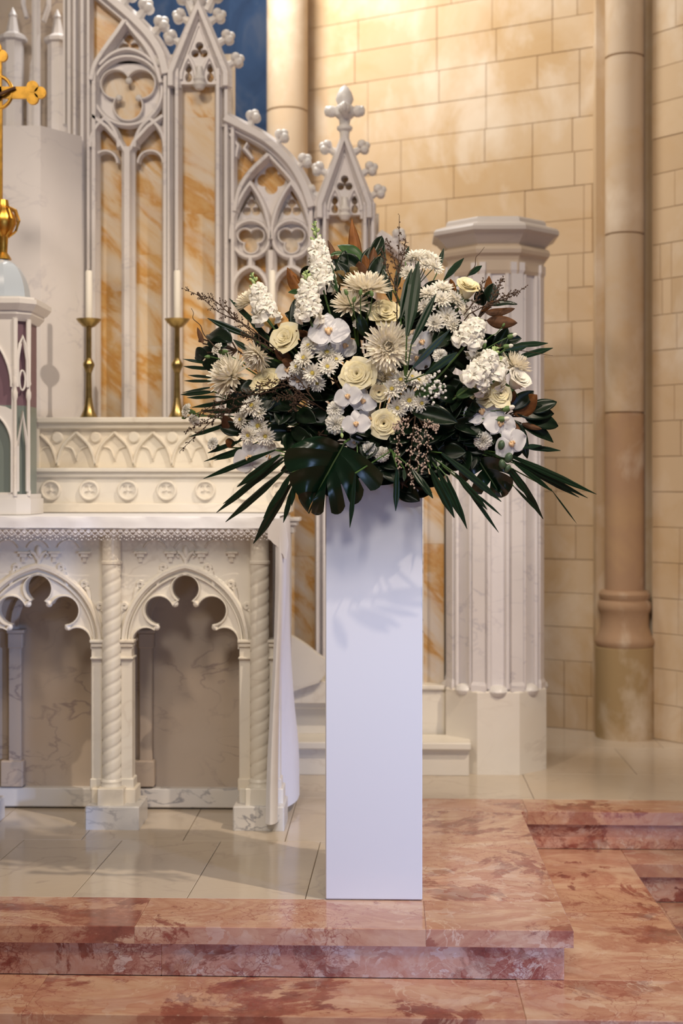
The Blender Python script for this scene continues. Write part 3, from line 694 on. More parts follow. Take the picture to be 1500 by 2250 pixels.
# ------------------------------------------------------------------ altar table with arcade
YA = 4.45; CR_ = M['marble_cream']
alt = thing('altar', 'cream marble altar table with cusped arches and twisted columns', 'altar', W(150, 1000, 4.6) - Vector((0, 0, HC)))
def apart(name, fn, m=None, **kw):
    g = G(); fn(g); return part(name, g, m or CR_, alt, **kw)
def twisted(cx, Yc, r, y0, y1):
    def f(g):
        k = mpx(Yc); c = W(cx, 1000, Yc); zt, zb = W(cx, y0, Yc).z, W(cx, y1, Yc).z; n = 28; m = 150; vs = []; fs = []
        for j in range(m+1):
            z = zb + (zt-zb)*j/m
            for i in range(n):
                a = 2*PI*i/n; gr = max(0.0, math.cos((2*a - 2*PI*(z-zb)/(28*k))/2))**14 + max(0.0, -math.cos((2*a - 2*PI*(z-zb)/(28*k))/2))**14
                q = r*k*(1 - .11*gr); vs.append((c.x+q*math.cos(a), c.y+q*math.sin(a), z))
        for j in range(m):
            for i in range(n): fs.append((j*n+i, j*n+(i+1) % n, (j+1)*n+(i+1) % n, (j+1)*n+i))
        g.add(vs, fs)
    apart('twisted_shaft', f, ang=60)
    k = mpx(Yc); c = W(cx, 0, Yc)
    zz = lambda y: W(cx, y, Yc).z
    def cap(g): lathe(g, [(r*k, zz(1240)), (r*1.10*k, zz(1238)), (r*1.10*k, zz(1233)), (r*k, zz(1231)), (r*.98*k, zz(1190)), (r*.98*k, zz(1150))], (c.x, c.y, 0), 24)
    apart('capital', cap)
    def base(g): lathe(g, [(r*1.22*k, zz(1733)), (r*1.24*k, zz(1727)), (r*1.10*k, zz(1722)), (r*1.08*k, zz(1719)), (r*1.14*k, zz(1715)), (r*1.05*k, zz(1711)), (r*.98*k, zz(1709))], (c.x, c.y, 0), 24)
    apart('shaft_base', base)
for cx in (-80, 245, 570):
    dx = cx-245
    apart('plinth_block', lambda g: (pbox(g, 186+dx, 1772, 305+dx-(6 if cx == 570 else 0), 1829, 4.378, 4.378+.165, .004)), M['marble_grey'], smooth=False)
    apart('pedestal', lambda g: (pbox(g, 213+dx, 1733, 271+dx, 1773, 4.395, 4.50, .003), pbox(g, 200+dx, 1733, 297+dx, 1773, 4.43, 4.53, .003)), smooth=False)
    twisted(cx, 4.445, 21, 1236, 1712)
    for s_ in (-1, 1):
        px = 245+dx+s_*32
        apart('pilaster', lambda g: (pbox(g, px-13, 1445, px+13, 1735, YA+.0, YA+.06, .003), pbox(g, px-16, 1711, px+16, 1738, YA-.008, YA+.06, .003)), smooth=False)
        apart('pilaster_capital', lambda g: (pbox(g, px-17, 1406, px+17, 1413, YA-.016, YA+.06, .002), pbox(g, px-14, 1413, px+14, 1422, YA-.010, YA+.06, .002), pbox(g, px-12, 1422, px+12, 1444, YA-.002, YA+.06), pbox(g, px-15, 1444, px+15, 1449, YA-.012, YA+.06, .002)), smooth=False)
def opening(cx):
    d = cx-408
    L = [(291,1425)] + arc(322,1408,31,180,55,8) + arc(350,1341,33,262,22,16) + arc(408,1293,31,236,90,12)
    L = [(x+d, y) for x, y in L]
    return L + [(2*cx-x, y) for x, y in L[::-1][1:]]
def spiral(g, x, y, s_, Y):
    pts = []
    for i in range(17):
        a = math.radians(-60+i*26); r = 8.5*(1-.045*i); pts.append(W(x+s_*r*math.cos(a)*.9, y-r*math.sin(a), Y))
    pts = [W(x-s_*(-14), y+44, Y), W(x+s_*12, y+24, Y), W(x+s_*9, y+10, Y)] + pts
    tube(g, pts, [3.5*mpx(Y)]+[5.5*mpx(Y)]*2+[4.6*mpx(Y)]*17, 6)
for cx in (85, 408):
    O = opening(cx); x0, x1 = cx-152, cx+152
    apart('arch_panel', lambda g: plate(g, [(x0,1150),(x1,1150),(x1,1425)] + O[::-1] + [(x0,1425)], [], YA+.012, .05), M['marble_cream'])
    apart('arch_moulding', lambda g: sweep(g, parch(cx-136, cx+136, 1412, 1244, 16), YA+.014, 15, .020))
    apart('arch_moulding', lambda g: sweep(g, parch(cx-124, cx+124, 1412, 1260, 16), YA+.014, 6, .014))
    apart('foil_moulding', lambda g: sweep(g, O, YA+.016, 5, .016))
    for bx, by in ((-23,1327),(23,1327),(-64,1378),(64,1378)):
        apart('cusp_ball', lambda g: sphere(g, W(cx+bx, by, YA+.012), 7.5*mpx(YA), 12, 8))
    for s_ in (-1, 1):
        for bx, by in ((48,1247),(99,1284),(134,1332)):
            apart('crocket_curl', lambda g: spiral(g, cx+s_*bx, by, s_, YA+.010))
    def fleur(g):
        k = mpx(YA); Y = YA+.008
        sphere(g, W(cx, 1212, Y), 9*k, 10, 8, (.8,.6,1.6)); sphere(g, W(cx, 1228, Y), 7*k, 8, 6, (1.3,.6,.5)); tube(g, [W(cx,1244,Y), W(cx,1228,Y)], 5*k, 8)
        for s_ in (-1, 1): tube(g, [W(cx+s_*2,1230,Y), W(cx+s_*9,1217,Y), W(cx+s_*17,1213,Y), W(cx+s_*20,1221,Y), W(cx+s_*15,1224,Y)], [4*k,5*k,4.5*k,4*k,3*k], 8)
    apart('fleur_de_lis', fleur)
    for dx in (-100, -34, 34, 100):
        apart('frieze_drop', lambda g: (pbox(g, cx+dx-14, 1212, cx+dx+14, 1217, YA-.002, YA+.02, .002), pbox(g, cx+dx-8, 1217, cx+dx+8, 1224, YA+.002, YA+.02), pbox(g, cx+dx-4, 1224, cx+dx+4, 1235, YA+.006, YA+.02)), smooth=False)
    apart('frieze_arch', lambda g: [sweep(g, arc(cx+dx, 1212, 26, 20, 160, 8), YA+.013, 4, .008) for dx in (-67, 0, 67)])
YK = 4.69; BK = M['marble_back']
apart('back_panel', lambda g: pbox(g, -260, 1150, 600, 1730, YK, YK+.03), BK, smooth=False)
apart('back_plinth', lambda g: pbox(g, -260, 1729, 600, 1777, YK-.035, YK+.03, .004), M['marble_grey'], smooth=False)
for cx in (30, 318):
    apart('back_pilaster', lambda g: (pbox(g, cx-12, 1390, cx+16, 1730, YK-.03, YK, .003), pbox(g, cx-16, 1384, cx+22, 1392, YK-.045, YK, .002), pbox(g, cx-14, 1392, cx+19, 1425, YK-.035, YK, .003), pbox(g, cx-30, 1672, cx+20, 1730, YK-.04, YK, .004)), BK, smooth=False)
    apart('back_arch', lambda g: sweep(g, [(p.x,p.y) for p in cr([(cx+2,1388,0),(cx+8,1340,0),(cx+34,1295,0),(cx+80,1255,0),(cx+110,1235,0)],6)], YK+.005, 22, .03), BK)
ME = W(626, 1000, 4.40).x
apart('mensa', lambda g: box(g, -2.4, W(612, 1000, 4.40).x, 4.395, 4.93, W(0, 1165, 4.40).z, W(0, 1136, 4.40).z, .004), M['marble'], smooth=False)
apart('end_panel', lambda g: box(g, W(590, 1000, 4.50).x, W(597, 1000, 4.50).x, 4.53, 4.72, .085, W(0, 1166, 4.40).z), M['marble_back'], smooth=False)
apart('cornice_end', lambda g: (pbox(g, 560, 1137, 658, 1146, 4.90, 5.02, .003), pbox(g, 560, 1146, 652, 1156, 4.905, 5.02, .004), pbox(g, 560, 1156, 645, 1172, 4.91, 5.02, .003), pbox(g, 560, 1172, 636, 1560, 4.915, 5.02)), M['marble_grey'], smooth=False)

# altar cloth
alt_cloth = thing('altar_cloth', 'white linen altar cloth with a lace border falling at the end of the altar', 'cloth', W(300, 1132, 4.6))
zc = W(0, 1136, 4.40).z + .0035
def sheet(rows):
    g = G(); n = len(rows[0]); g.v = [Vector(p) for r in rows for p in r]
    g.f = [(j*n+i, j*n+i+1, (j+1)*n+i+1, (j+1)*n+i) for j in range(len(rows)-1) for i in range(n-1)]; g.m = [0]*len(g.f); return g
X0, X1 = -2.4, W(615, 1000, 4.40).x
rows = []; nx = 120
wav = lambda x: .0025*math.sin(x*37)+.002*math.sin(x*71+1)
for Y, z in ((4.93, zc), (4.7, zc), (4.45, zc), (4.397, zc), (4.391, zc-.002), (4.388, zc-.008), (4.386, W(0,1148,4.386).z), (4.384, W(0,1161,4.384).z)):
    rows.append([(X0+(X1-X0)*i/nx, Y - (wav(X0+(X1-X0)*i/nx) if z < zc-.005 else 0), z) for i in range(nx+1)])
g = sheet(rows); o = part('linen_top', g, M['cloth'], alt_cloth)
YL = 4.380; cell = 28.0
top = []; bot = []; holes = []
x = -100.0; xs_ = []
while x < 606: xs_.append(x); x += cell
xe = xs_[-1]
for x in xs_[:-1]:
    for h in range(2):
        bot += [(x+h*14+q, 1184+5*math.sin(PI*q/14)) for q in (0, 2.5, 7, 11.5)]
    for (hx, hy, rx, ry) in ((14,1168,6,4.5),(7,1173,3.2,3.2),(21,1173,3.2,3.2),(2.5,1167,2.6,2.6),(25.5,1167,2.6,2.6),(14,1177.5,4.5,2.2),(3,1179.5,2,1.8),(25,1179.5,2,1.8),(9,1183.5,1.6,1.3),(19,1183.5,1.6,1.3)):
        holes.append([(x+hx+rx, hy), (x+hx, hy+ry), (x+hx-rx, hy), (x+hx, hy-ry)])
    for q in range(7): holes.append([(x+q*4+2+1.1, 1162), (x+q*4+2, 1163.2), (x+q*4+2-1.1, 1162), (x+q*4+2, 1160.8)])
bot.append((xe, 1184))
g = G(); plate(g, [(xs_[0],1159.5),(xe,1159.5)] + bot[::-1], holes, YL, .0016)
for v in g.v: v.y -= wav(v.x)
part('lace_border', g, M['lace'], alt_cloth, smooth=False)
g = G()
for x in xs_[:-1]:
    for (a, b) in (((0,1164),(14,1178)),((14,1178),(28,1164)),((0,1178),(14,1163)),((14,1163),(28,1178))): tube(g, [W(x+a[0],a[1],YL-.001), W(x+b[0],b[1],YL-.001)], .0011, 4)
for v in g.v: v.y -= wav(v.x)
part('lace_cord', g, M['lace'], alt_cloth)
# end fall of the cloth, hanging in folds at the end of the altar
def endfall():
    V = [0, .04, .1, .25, .45, .65, .82, 1.0]
    L = [598, 603, 605, 604, 600, 592, 586, 583]; Mi = [617, 627, 630, 628, 620, 615, 613, 613]; R_ = [634, 637, 637, 635, 637, 645, 655, 657]
    yt, yb = 1139, 1816; rows = []
    for v, l, m_, r in zip(V, L, Mi, R_):
        y = yt+(yb-yt)*v; p = W(l, y, 4.345 + .03*(1-v)); z = p.z; row = []
        k = lambda px, Y: W(px, y, Y).x
        ctrl = [(k(l,4.37-.02*v), 4.37-.02*v), (k((l+m_)/2,4.38), 4.365-.03*v), (k(m_,4.42), 4.40-.02*v), (k(m_-4*v+2,4.50), 4.50), (k((m_+r)/2-4*v,4.58), 4.57), (k(r-6*v,4.66), 4.66+.0), (k(r,4.74), 4.76)]
        for q in cr([(a, b, 0) for a, b in ctrl], 5): row.append((q.x, q.y, max(.03, z + .0)))
        rows.append(row)
    R2 = []; n = len(rows)
    cols = [cr([Vector(rows[j][i]) for j in range(n)], 5) for i in range(len(rows[0]))]
    return sheet([[c[j] for c in cols] for j in range(len(cols[0]))])
part('end_fall', endfall(), M['cloth'], alt_cloth)
g = G(); plate(g, [(588,1159.5),(604,1140),(618,1140),(629,1160),(634,1195),(629,1228),(624,1226),(621,1218),(616,1214),(612,1204),(606,1198),(600,1194),(594,1187),(588,1184)], [], 4.362, .0016)
part('lace_corner', g, M['lace'], alt_cloth, smooth=False)

# gradines: two stepped marble shelves behind the altar
YG = 4.80
gr1 = thing('altar_shelf', 'lower cream marble shelf carved with a row of round quatrefoil discs above the lace cloth', 'shelf', W(340, 1118, YG+.1) )
def gpart(par, name, fn, m=None, **kw):
    g = G(); fn(g); return part(name, g, m or M['marble_cream'], par, **kw)
zsh = zc + .002
def gbox(par, name, x0, y0, x1, y1, Yf, Yb, c=.003, bottom=False):
    def f(g):
        a = W(x0, y0, Yf); b = W(x1, y1, Yf); box(g, a.x, b.x, Yf, Yb, zsh if bottom else b.z, a.z, c)
    return gpart(par, name, f, smooth=False)
gbox(gr1, 'shelf_body', 53, 1046, 636, 1118, YG+.012, YG+.21, .002, True)
gbox(gr1, 'ledge', 48, 1028, 640, 1037, YG-.012, YG+.21); gbox(gr1, 'ledge', 53, 1037, 637, 1048, YG, YG+.10)
gbox(gr1, 'foot_moulding', 50, 1106, 638, 1119, YG-.002, YG+.06, .003, True)
for cx in (112, 196.5, 281, 366, 451, 536, 615):
    def rou(g):
        k = mpx(YG); plate(g, arc(cx, 1077, 20.5, 0, 360, 36)[:-1], [foil(cx+a, 1077+b, 0.01, 4.4, 1, 0, 10) for a, b in ((6.5,6.5),(-6.5,6.5),(6.5,-6.5),(-6.5,-6.5))], YG+.007, .005)
        sweep(g, arc(cx, 1077, 19.5, 0, 360, 36)[:-1], YG+.010, 5.5, .012, True); sphere(g, W(cx, 1077, YG+.007), 3.5*k, 8, 6)
    gpart(gr1, 'quatrefoil_disc', rou)
YG2 = 4.95
gr2 = thing('altar_shelf', 'upper cream marble shelf carved with interlaced arches, carrying the brass candlesticks', 'shelf', W(340, 1030, YG2+.1))
zg1 = W(300, 1028, YG-.012).z + .001
def g2box(name, x0, y0, x1, y1, Yf, Yb, c=.003, bottom=False):
    def f(g):
        a = W(x0, y0, Yf); b = W(x1, y1, Yf); box(g, a.x, b.x, Yf, Yb, zg1 if bottom else b.z, a.z, c)
    return gpart(gr2, name, f, smooth=False)
g2box('shelf_body', 84, 935, 640, 1030, YG2+.02, YG2+.215, .002, True)
g2box('ledge', 80, 917, 645, 928, YG2-.012, YG2+.215); g2box('ledge', 82, 928, 642, 941, YG2+.002, YG2+.1); 
g2box('end_stile', 72, 930, 86, 1030, YG2+.005, YG2+.1, .002, True)
for i in range(-1, 7):
    bx = 126.5+84*i; nx_ = bx+84; xm = bx+42
    if nx_ > 650: break
    def ar(g):
        ok = lambda P: [p for p in P if 86 < p[0] < 640]
        A = ok([(p.x,p.y) for p in cr([(bx,1022,0),(bx+5,1000,0),(bx+16,976,0),(xm,950,0)],5)]); B = ok([(p.x,p.y) for p in cr([(xm,950,0),(nx_-16,976,0),(nx_-5,1000,0),(nx_,1022,0)],5)])
        if len(A) > 2: sweep(g, A, YG2+.022, 7, .018)
        if len(B) > 2: sweep(g, B, YG2+.022, 7, .018)
        A = ok([(p.x,p.y) for p in cr([(bx+18,981,0),(bx+33,987,0),(bx+43,1012,0)],5)]); B = ok([(p.x,p.y) for p in cr([(nx_-18,981,0),(nx_-33,987,0),(nx_-43,1012,0)],5)])
        if len(A) > 2: sweep(g, A, YG2+.022, 4, .010)
        if len(B) > 2: sweep(g, B, YG2+.022, 4, .010)
    gpart(gr2, 'relief_arch', ar)
    if 90 < bx < 635: gpart(gr2, 'relief_boss', lambda g: (lathe(g, [(13*mpx(YG2),0),(13*mpx(YG2),.006),(10*mpx(YG2),.012)], (0,0,0), 20), [setattr(g, 'v', [W(bx, 961, YG2+.022) + Vector((v.x, -v.z, v.y)) for v in g.v])]))
    if 90 < bx < 635: gpart(gr2, 'relief_stop', lambda g: sphere(g, W(bx, 1021, YG2+.016), 4.5*mpx(YG2), 8, 6))

# candlesticks and candles
YC = 5.07; kc = mpx(YC)
ztop2 = W(300, 917, YG2-.012).z
def candle_set(cx, lab, labc):
    p = W(cx, 0, YC); b = Vector((p.x, p.y, ztop2+.0005)); zz = lambda y: W(cx, y, YC).z - b.z
    t = thing('candlestick', lab, 'candlestick', b, 'brass candlesticks on the altar shelf')
    def L(name, prof): g = G(); lathe(g, [(r*kc, z_) for r, z_ in prof], b, 28); part(name, g, M['brass'], t)
    L('foot', [(21,0),(21,.004),(18,.010),(12,.030),(9,.055),(7.5,.075)])
    L('stem', [(7,.0745),(6,zz(823)),(6,zz(816))]); L('knop', [(6.5,zz(820)),(8,zz(815)),(12.5,zz(804)),(12.5,zz(799)),(8,zz(791)),(6.5,zz(788))])
    L('stem', [(6,zz(789)),(5.6,zz(722)),(9,zz(717))])
    L('drip_pan', [(7,zz(720)),(14,zz(717)),(24,zz(707)),(28,zz(701)),(27,zz(701)),(22,zz(706)),(9,zz(709))])
    cb = Vector((b.x, b.y, b.z+zz(708.5)))
    c = thing('candle', labc, 'candle', cb, 'white candles in the brass candlesticks')
    g = G(); h = (708.5-594)*kc; lathe(g, [(7.6*kc,0),(7.6*kc,h-.004),(6*kc,h),(1*kc,h-.002)], cb, 20); part('wax_body', g, M['wax'], c)
    g = G(); tube(g, [cb+Vector((0,0,h-.003)), cb+Vector((.001,0,h+.006))], .0009, 5); part('wick', g, M['wick'], c)
candle_set(195, 'leftmost brass candlestick, in front of the tall orange veined panels', 'white candle in the leftmost brass candlestick')
candle_set(389, 'brass candlestick just left of the flowers, its pan level with the brown twigs', 'white candle just left of the flowers, second from the left')
candle_set(597, 'brass candlestick hidden behind the white stock flowers', 'white candle tip showing behind the flowers, third from the left')

# tabernacle and cross
tab = thing('tabernacle', 'white marble tabernacle with a pale blue dome at the left edge', 'tabernacle', W(-20, 1120, 4.62))
YTb = 4.50; kt = mpx(YTb); tc = W(-20, 1000, YTb); tcx = tc.x
def chamf(g, hw, fw, z0, z1, hw1=None, fw1=None):
    """square with cut corners, hw half width, fw half front, picture units"""
    def ring(h, f): 
        h *= kt; f *= kt; cy = YTb + 78*kt
        return [(tcx-f, cy-h), (tcx+f, cy-h), (tcx+h, cy-f), (tcx+h, cy+f), (tcx+f, cy+h), (tcx-f, cy+h), (tcx-h, cy+f), (tcx-h, cy-f)]
    A = [(x, y, z0) for x, y in ring(hw, fw)]; B = [(x, y, z1) for x, y in ring(hw1 or hw, fw1 or fw)]
    g.add(A+B, [tuple(range(8))[::-1], tuple(range(8, 16))] + [(i, (i+1) % 8, 8+(i+1) % 8, 8+i) for i in range(8)])
zt_ = lambda y: W(-20, y, YTb).z
def tpart(name, fn, m=None, **kw):
    g = G(); fn(g); return part(name, g, m or M['marble'], tab, **kw)
tpart('base', lambda g: (chamf(g, 84, 58, zc+.0015, zt_(1096)), chamf(g, 80, 54, zt_(1096), zt_(1086))), smooth=False)
tpart('core', lambda g: chamf(g, 71, 47, zt_(1088), zt_(890)), M['glass'], smooth=False)
tpart('core', lambda g: chamf(g, 71, 47, zt_(890), zt_(700)), M['mauve'], smooth=False)
tpart('front_arch', lambda g: plate(g, [(-73,690),(33,690),(33,1090),(-73,1090)], [parch(-65,25,840,735)[::-1]+[(-65,880),(25,880)][:0]+[(-65,900),(-55,893),(-20,884),(15,893),(25,900)] if False else [(-65,900)]+parch(-65,25,850,740)+[(25,900),(10,893),(-20,888),(-50,893)], [(-66,1082)]+parch(-66,26,980,902)+[(26,1082)]], YTb, .02), ang=25)
tpart('arch_moulding', lambda g: (sweep(g, parch(-65,25,850,740), YTb, 5, .008), sweep(g, [(-66,1082)]+parch(-66,26,980,902)+[(26,1082)], YTb, 5, .008)))
cyT = YTb + 78*kt
for sx in (-1, 1):
    for dx, dy in ((54, 78), (78, 54)):
        x, y = tcx+sx*dx*kt, cyT-dy*kt
        tpart('colonnette', lambda g: lathe(g, [(5*kt,zt_(1090)),(5*kt,zt_(1080)),(3.8*kt,zt_(1075)),(3.8*kt,zt_(880)),(6*kt,zt_(872)),(6*kt,zt_(862)),(4*kt,zt_(856)),(4*kt,zt_(848)),(6.5*kt,zt_(842)),(5*kt,zt_(836)),(6*kt,zt_(700))], (x, y, 0), 12))
    fx, fy = tcx+sx*66*kt, cyT-66*kt
    q = Matrix.Rotation(sx*math.radians(45), 4, 'Z')
    def obl(g):
        h = G(); pts = [(-13,850),(-12,790),(-6,755),(0,738),(6,755),(12,790),(13,850)]
        tube(h, [Vector((x*kt, -.004, zt_(y))) for x, y in pts], 4*kt, 6); tube(h, [Vector((x*kt, -.004, zt_(y))) for x, y in ((-12,1080),(-12,980),(0,905),(12,980),(12,1080))], 4*kt, 6)
        for i in range(16): pass
        tube(h, [Vector((7.5*kt*math.cos(a*PI/8), -.003, zt_(835)+22*kt*math.sin(a*PI/8))) for a in range(17)], 2.4*kt, 6)
        for v in h.v: w_ = q @ v; g.v.append(Vector((w_.x+fx, w_.y+fy, w_.z)))
        g.f = h.f; g.m = h.m
    tpart('side_arch', obl)
tpart('cornice', lambda g: (chamf(g, 76, 52, zt_(704), zt_(690), 86, 60), chamf(g, 86, 60, zt_(690), zt_(682)), chamf(g, 90, 63, zt_(682), zt_(668), 100, 70), chamf(g, 100, 70, zt_(668), zt_(658)), chamf(g, 94, 66, zt_(658), zt_(653))), smooth=False)
def dome(g):
    prof = [(68, zt_(654))] + [(68*math.cos(a*PI/20)**.9 if a < 10 else 0.5, zt_(654)+98*kt*math.sin(a*PI/20)) for a in range(1, 11)]
    lathe(g, [(r*kt/1, z_) for r, z_ in prof], (tcx, cyT, 0), 8, PI/8)
tpart('dome', dome, M['dome'], ang=25)
cro = thing('altar_cross', 'gilded metal cross with trefoil ends standing above the tabernacle dome', 'cross', Vector((tcx, cyT, zt_(654)+98*kt)))
YX = cyT-.006; cxp = -10
def lobes(x, y, r, ang):
    out = []
    for a in (ang-95, ang, ang+95): out.append((x+r*.95*math.cos(math.radians(a)), y-r*.95*math.sin(math.radians(a))))
    return out
def cpart(name, fn, m=None, **kw): g = G(); fn(g); return part(name, g, m or M['gold'], cro, **kw)
def cross_arm(g, dx, dy, ln, w_):
    P = lambda a_, b_: (cxp+dx*a_-dy*b_, 203+dy*a_+dx*b_)
    q = [P(0, -w_), P(ln+6, -w_), P(ln+6, w_), P(0, w_)]; plate(g, q if dx*1+dy*1 > 0 else q, [], YX, .012)
    for a_, b_ in ((ln+3, -13), (ln+3, 13), (ln+20, 0)):
        x_, y_ = P(a_, b_); plate(g, arc(x_, y_, 13, 0, 360, 24)[:-1], [], YX-.0008, .0135)
for dx, dy in ((1,0),(-1,0),(0,-1)): cpart('cross_arm', lambda g: cross_arm(g, dx, dy, 78, 13))
cpart('cross_shaft', lambda g: plate(g, [(cxp-14,196),(cxp+14,196),(cxp+14,470),(cxp-14,470)], [], YX, .012))
cpart('ring', lambda g: sweep(g, arc(cxp, 203, 37, 0, 360, 40)[:-1], YX+.008, 8, .010, True))
def knob(g):
    k = kt; c = W(cxp-2, 485, cyT); base = zt_(654)+98*kt
    lathe(g, [(20*k, base-.002), (17*k, base+.006), (10*k, base+.02), (12*k, W(0,522,cyT).z), (20*k, W(0,512,cyT).z), (30*k, W(0,492,cyT).z), (30*k, W(0,480,cyT).z), (20*k, W(0,462,cyT).z), (14*k, W(0,452,cyT).z), (12*k, W(0,440,cyT).z)], (tcx+.008, cyT, 0), 18)
    for i in range(8):
        a = i*PI/4; tube(g, [(tcx+.008+r*k*math.cos(a), cyT+r*k*math.sin(a), W(0,y,cyT).z) for r, y in ((14,455),(30,462),(38,485),(30,508),(14,520))], 2.6*k, 6)
cpart('knob', knob)
fig = lambda g: (tube(g, [W(cxp-4,214,YX-.012), W(cxp+14,205,YX-.014), W(cxp+34,196,YX-.008), W(cxp+44,193,YX-.004)], [.0075,.006,.0045,.005], 8), tube(g, [W(cxp-16,214,YX-.012), W(cxp-34,205,YX-.014), W(cxp-54,196,YX-.008), W(cxp-64,193,YX-.004)], [.0075,.006,.0045,.005], 8),
   tube(g, [W(cxp-10,205,YX-.012), W(cxp-10,225,YX-.016), W(cxp-11,262,YX-.014), W(cxp-10,280,YX-.013), W(cxp-12,330,YX-.016), W(cxp-10,375,YX-.010), W(cxp-10,395,YX-.012)], [.006,.013,.010,.012,.009,.007,.005], 10), sphere(g, W(cxp-8,190,YX-.016), .011, 10, 8, (.85,.9,1.15)))
cpart('crucified_figure', fig, M['bronze'])

# ------------------------------------------------------------------ flower pedestal
YPL = 3.67
ped = thing('flower_pedestal', 'tall square glossy white pedestal on the marble step carrying the flowers', 'pedestal', W(821, 1977, YPL+.125) )
a = WZ(714, 1977.5, 0); YPL = a.y; a = W(714.5, 1977, YPL); b = W(927.5, 1977, YPL); wd = b.x-a.x
ztp = W(0, 1043, YPL).z
g = G(); box(g, a.x, b.x, YPL, YPL+wd, .002, ztp, .0025); part('pedestal_body', g, M['plinth'], ped, smooth=False)

# ------------------------------------------------------------------ flowers: bowl, foam, then every cut stem as a thing of its own
ZP = ztp + .0005
fc = W(821, 1043, YPL + wd*.5); FC = Vector((fc.x, fc.y, ZP))
bowl = thing('flower_bowl', 'low black bowl of floral foam on top of the white pedestal, hidden under leaves', 'bowl', FC)
g = G(); lathe(g, [(.085,0),(.105,.012),(.112,.05),(.106,.05),(.10,.016),(.0,.012)], FC, 28); part('bowl_body', g, M['bowl'], bowl)
g = G(); box(g, FC.x-.07, FC.x+.07, FC.y-.055, FC.y+.055, ZP+.013, ZP+.12, .012); part('foam_block', g, M['foam'], bowl)
F0 = FC + Vector((0, 0, .085))
CCx, CCy = 845, 900
def depthY(x, y, off=0.0):
    r2 = ((x-CCx)/440)**2 + ((y-CCy)/400)**2
    return 3.80 - .27*math.sqrt(max(0.0, 1-r2)) + off
def outward(p, cam_bias=.75):
    d = (p - Vector((FC.x, FC.y+.05, FC.z+.10))).normalized()
    return (d + Vector((.02, -cam_bias, .05))).normalized()
def rotto(n, roll=0.0):
    return Vector(n).to_track_quat('Z', 'Y').to_matrix().to_4x4() @ Matrix.Rotation(roll, 4, 'Z')
def stem_pts(p, n, back=.03):
    q = p - Vector(n)*back; e = F0 + (p-F0).normalized()*.03
    m = p - Vector(n)*.10*min(1, (p-F0).length/.25); m = m*.55 + ((p+e)*.5)*.45
    return [(p*(1-t)**2 + m*2*t*(1-t) + e*t*t) for t in [i/7 for i in range(8)]]
def add_stem(root, p, n, r=.0026, m='stem', start=.0):
    pts = stem_pts(p, n); g = G(); tube(g, pts, r, 5); return part('stem', g, M[m], root)
def sheet_mesh(name, fn, nu, nv, mats):
    g = G(); g.v = [Vector(fn(-1+2*i/nu, j/nv)) for j in range(nv+1) for i in range(nu+1)]
    g.f = [(j*(nu+1)+i, j*(nu+1)+i+1, (j+1)*(nu+1)+i+1, (j+1)*(nu+1)+i) for j in range(nv) for i in range(nu)]; g.m = [0]*len(g.f)
    return surf_mesh(name, g, mats)
# ---- roses
def rose_petal(rb, rt, h, w_, curl, z0=-.45):
    def f(u, v):
        wid = w_*(.45+.55*math.sin(min(1, v*1.25)*PI/2)); wid *= 1 if v < .75 else math.sqrt(max(.12, 1-((v-.75)/.30)**2))
        r = rb + (rt-rb)*v**.62 + curl*max(0, v-.72)**1.3*2.2; z = z0 + h*(v - curl*.9*max(0, v-.72)*1.2) - .05*h*u*u
        r += .13*max(0, (v-.74)/.26)**1.5; z -= .10*max(0, (v-.80)/.20)**2; r *= 1 + .05*u*u*v
        a = u*wid; return (r*math.cos(a), r*math.sin(a), z)
    return f
ROSE = []; NP = 27
for k in range(NP):
    t_ = k/(NP-1); o_ = max(0, (t_-.62)/.38)
    ROSE.append((sheet_mesh('rose_petal', rose_petal(.05+.11*t_, .10+.80*t_**1.15, .97-.10*t_-.20*o_, 2.0*(1-t_)**2+.98, .42*o_**1.2), 6, 6, M['p_rose']), 1))
ROSEW = []
for me, c in ROSE:
    m2 = me.copy(); m2.materials.clear(); m2.materials.append(M['p_white']); ROSEW.append((m2, c))
g = G(); lathe(g, [(.06,-.75),(.2,-.62),(.24,-.5),(.14,-.42)], (0,0,0), 10)
for i in range(5):
    a = i*2*PI/5; c, s_ = math.cos(a), math.sin(a); g.add([(c*.2-s_*.12, s_*.2+c*.12, -.5),(c*.2+s_*.12, s_*.2-c*.12, -.5),(c*.55, s_*.55, -.42),(c*.85, s_*.85, -.55)], [(0,1,2),(0,2,3)])
CALYX = mesh_from('calyx', g, M['bud_green'])
def rose(x, y, r, label, n=None, dy=0.0, white=False, cat='rose', layers=7):
    Y = depthY(x, y, dy); p = W(x, y, Y); n = (Vector(n) if n else outward(p)).normalized()
    root = thing('rose', label, cat, p, 'roses in the flower arrangement'); s = r*mpx(Y)*(1.12 if layers > 6 else 1.3)
    B = rotto(n, rng.uniform(0, 6)) @ Matrix.Diagonal((s, s, s*(1 if layers > 6 else 1.15), 1)); a = 0
    for k, (me, cnt) in enumerate((ROSEW if white else ROSE)[:NP if layers > 6 else NP-7]):
        inst('petal', me, root, B @ Matrix.Rotation(k*2.399 + rng.uniform(-.15, .15), 4, 'Z') @ Matrix.Translation((0, 0, rng.uniform(-.05, .05))) @ Matrix.Rotation(rng.uniform(-.08, .10), 4, 'Y'))
    inst('calyx', CALYX, root, B); add_stem(root, p - n*s*.6, n, .003)
    return root
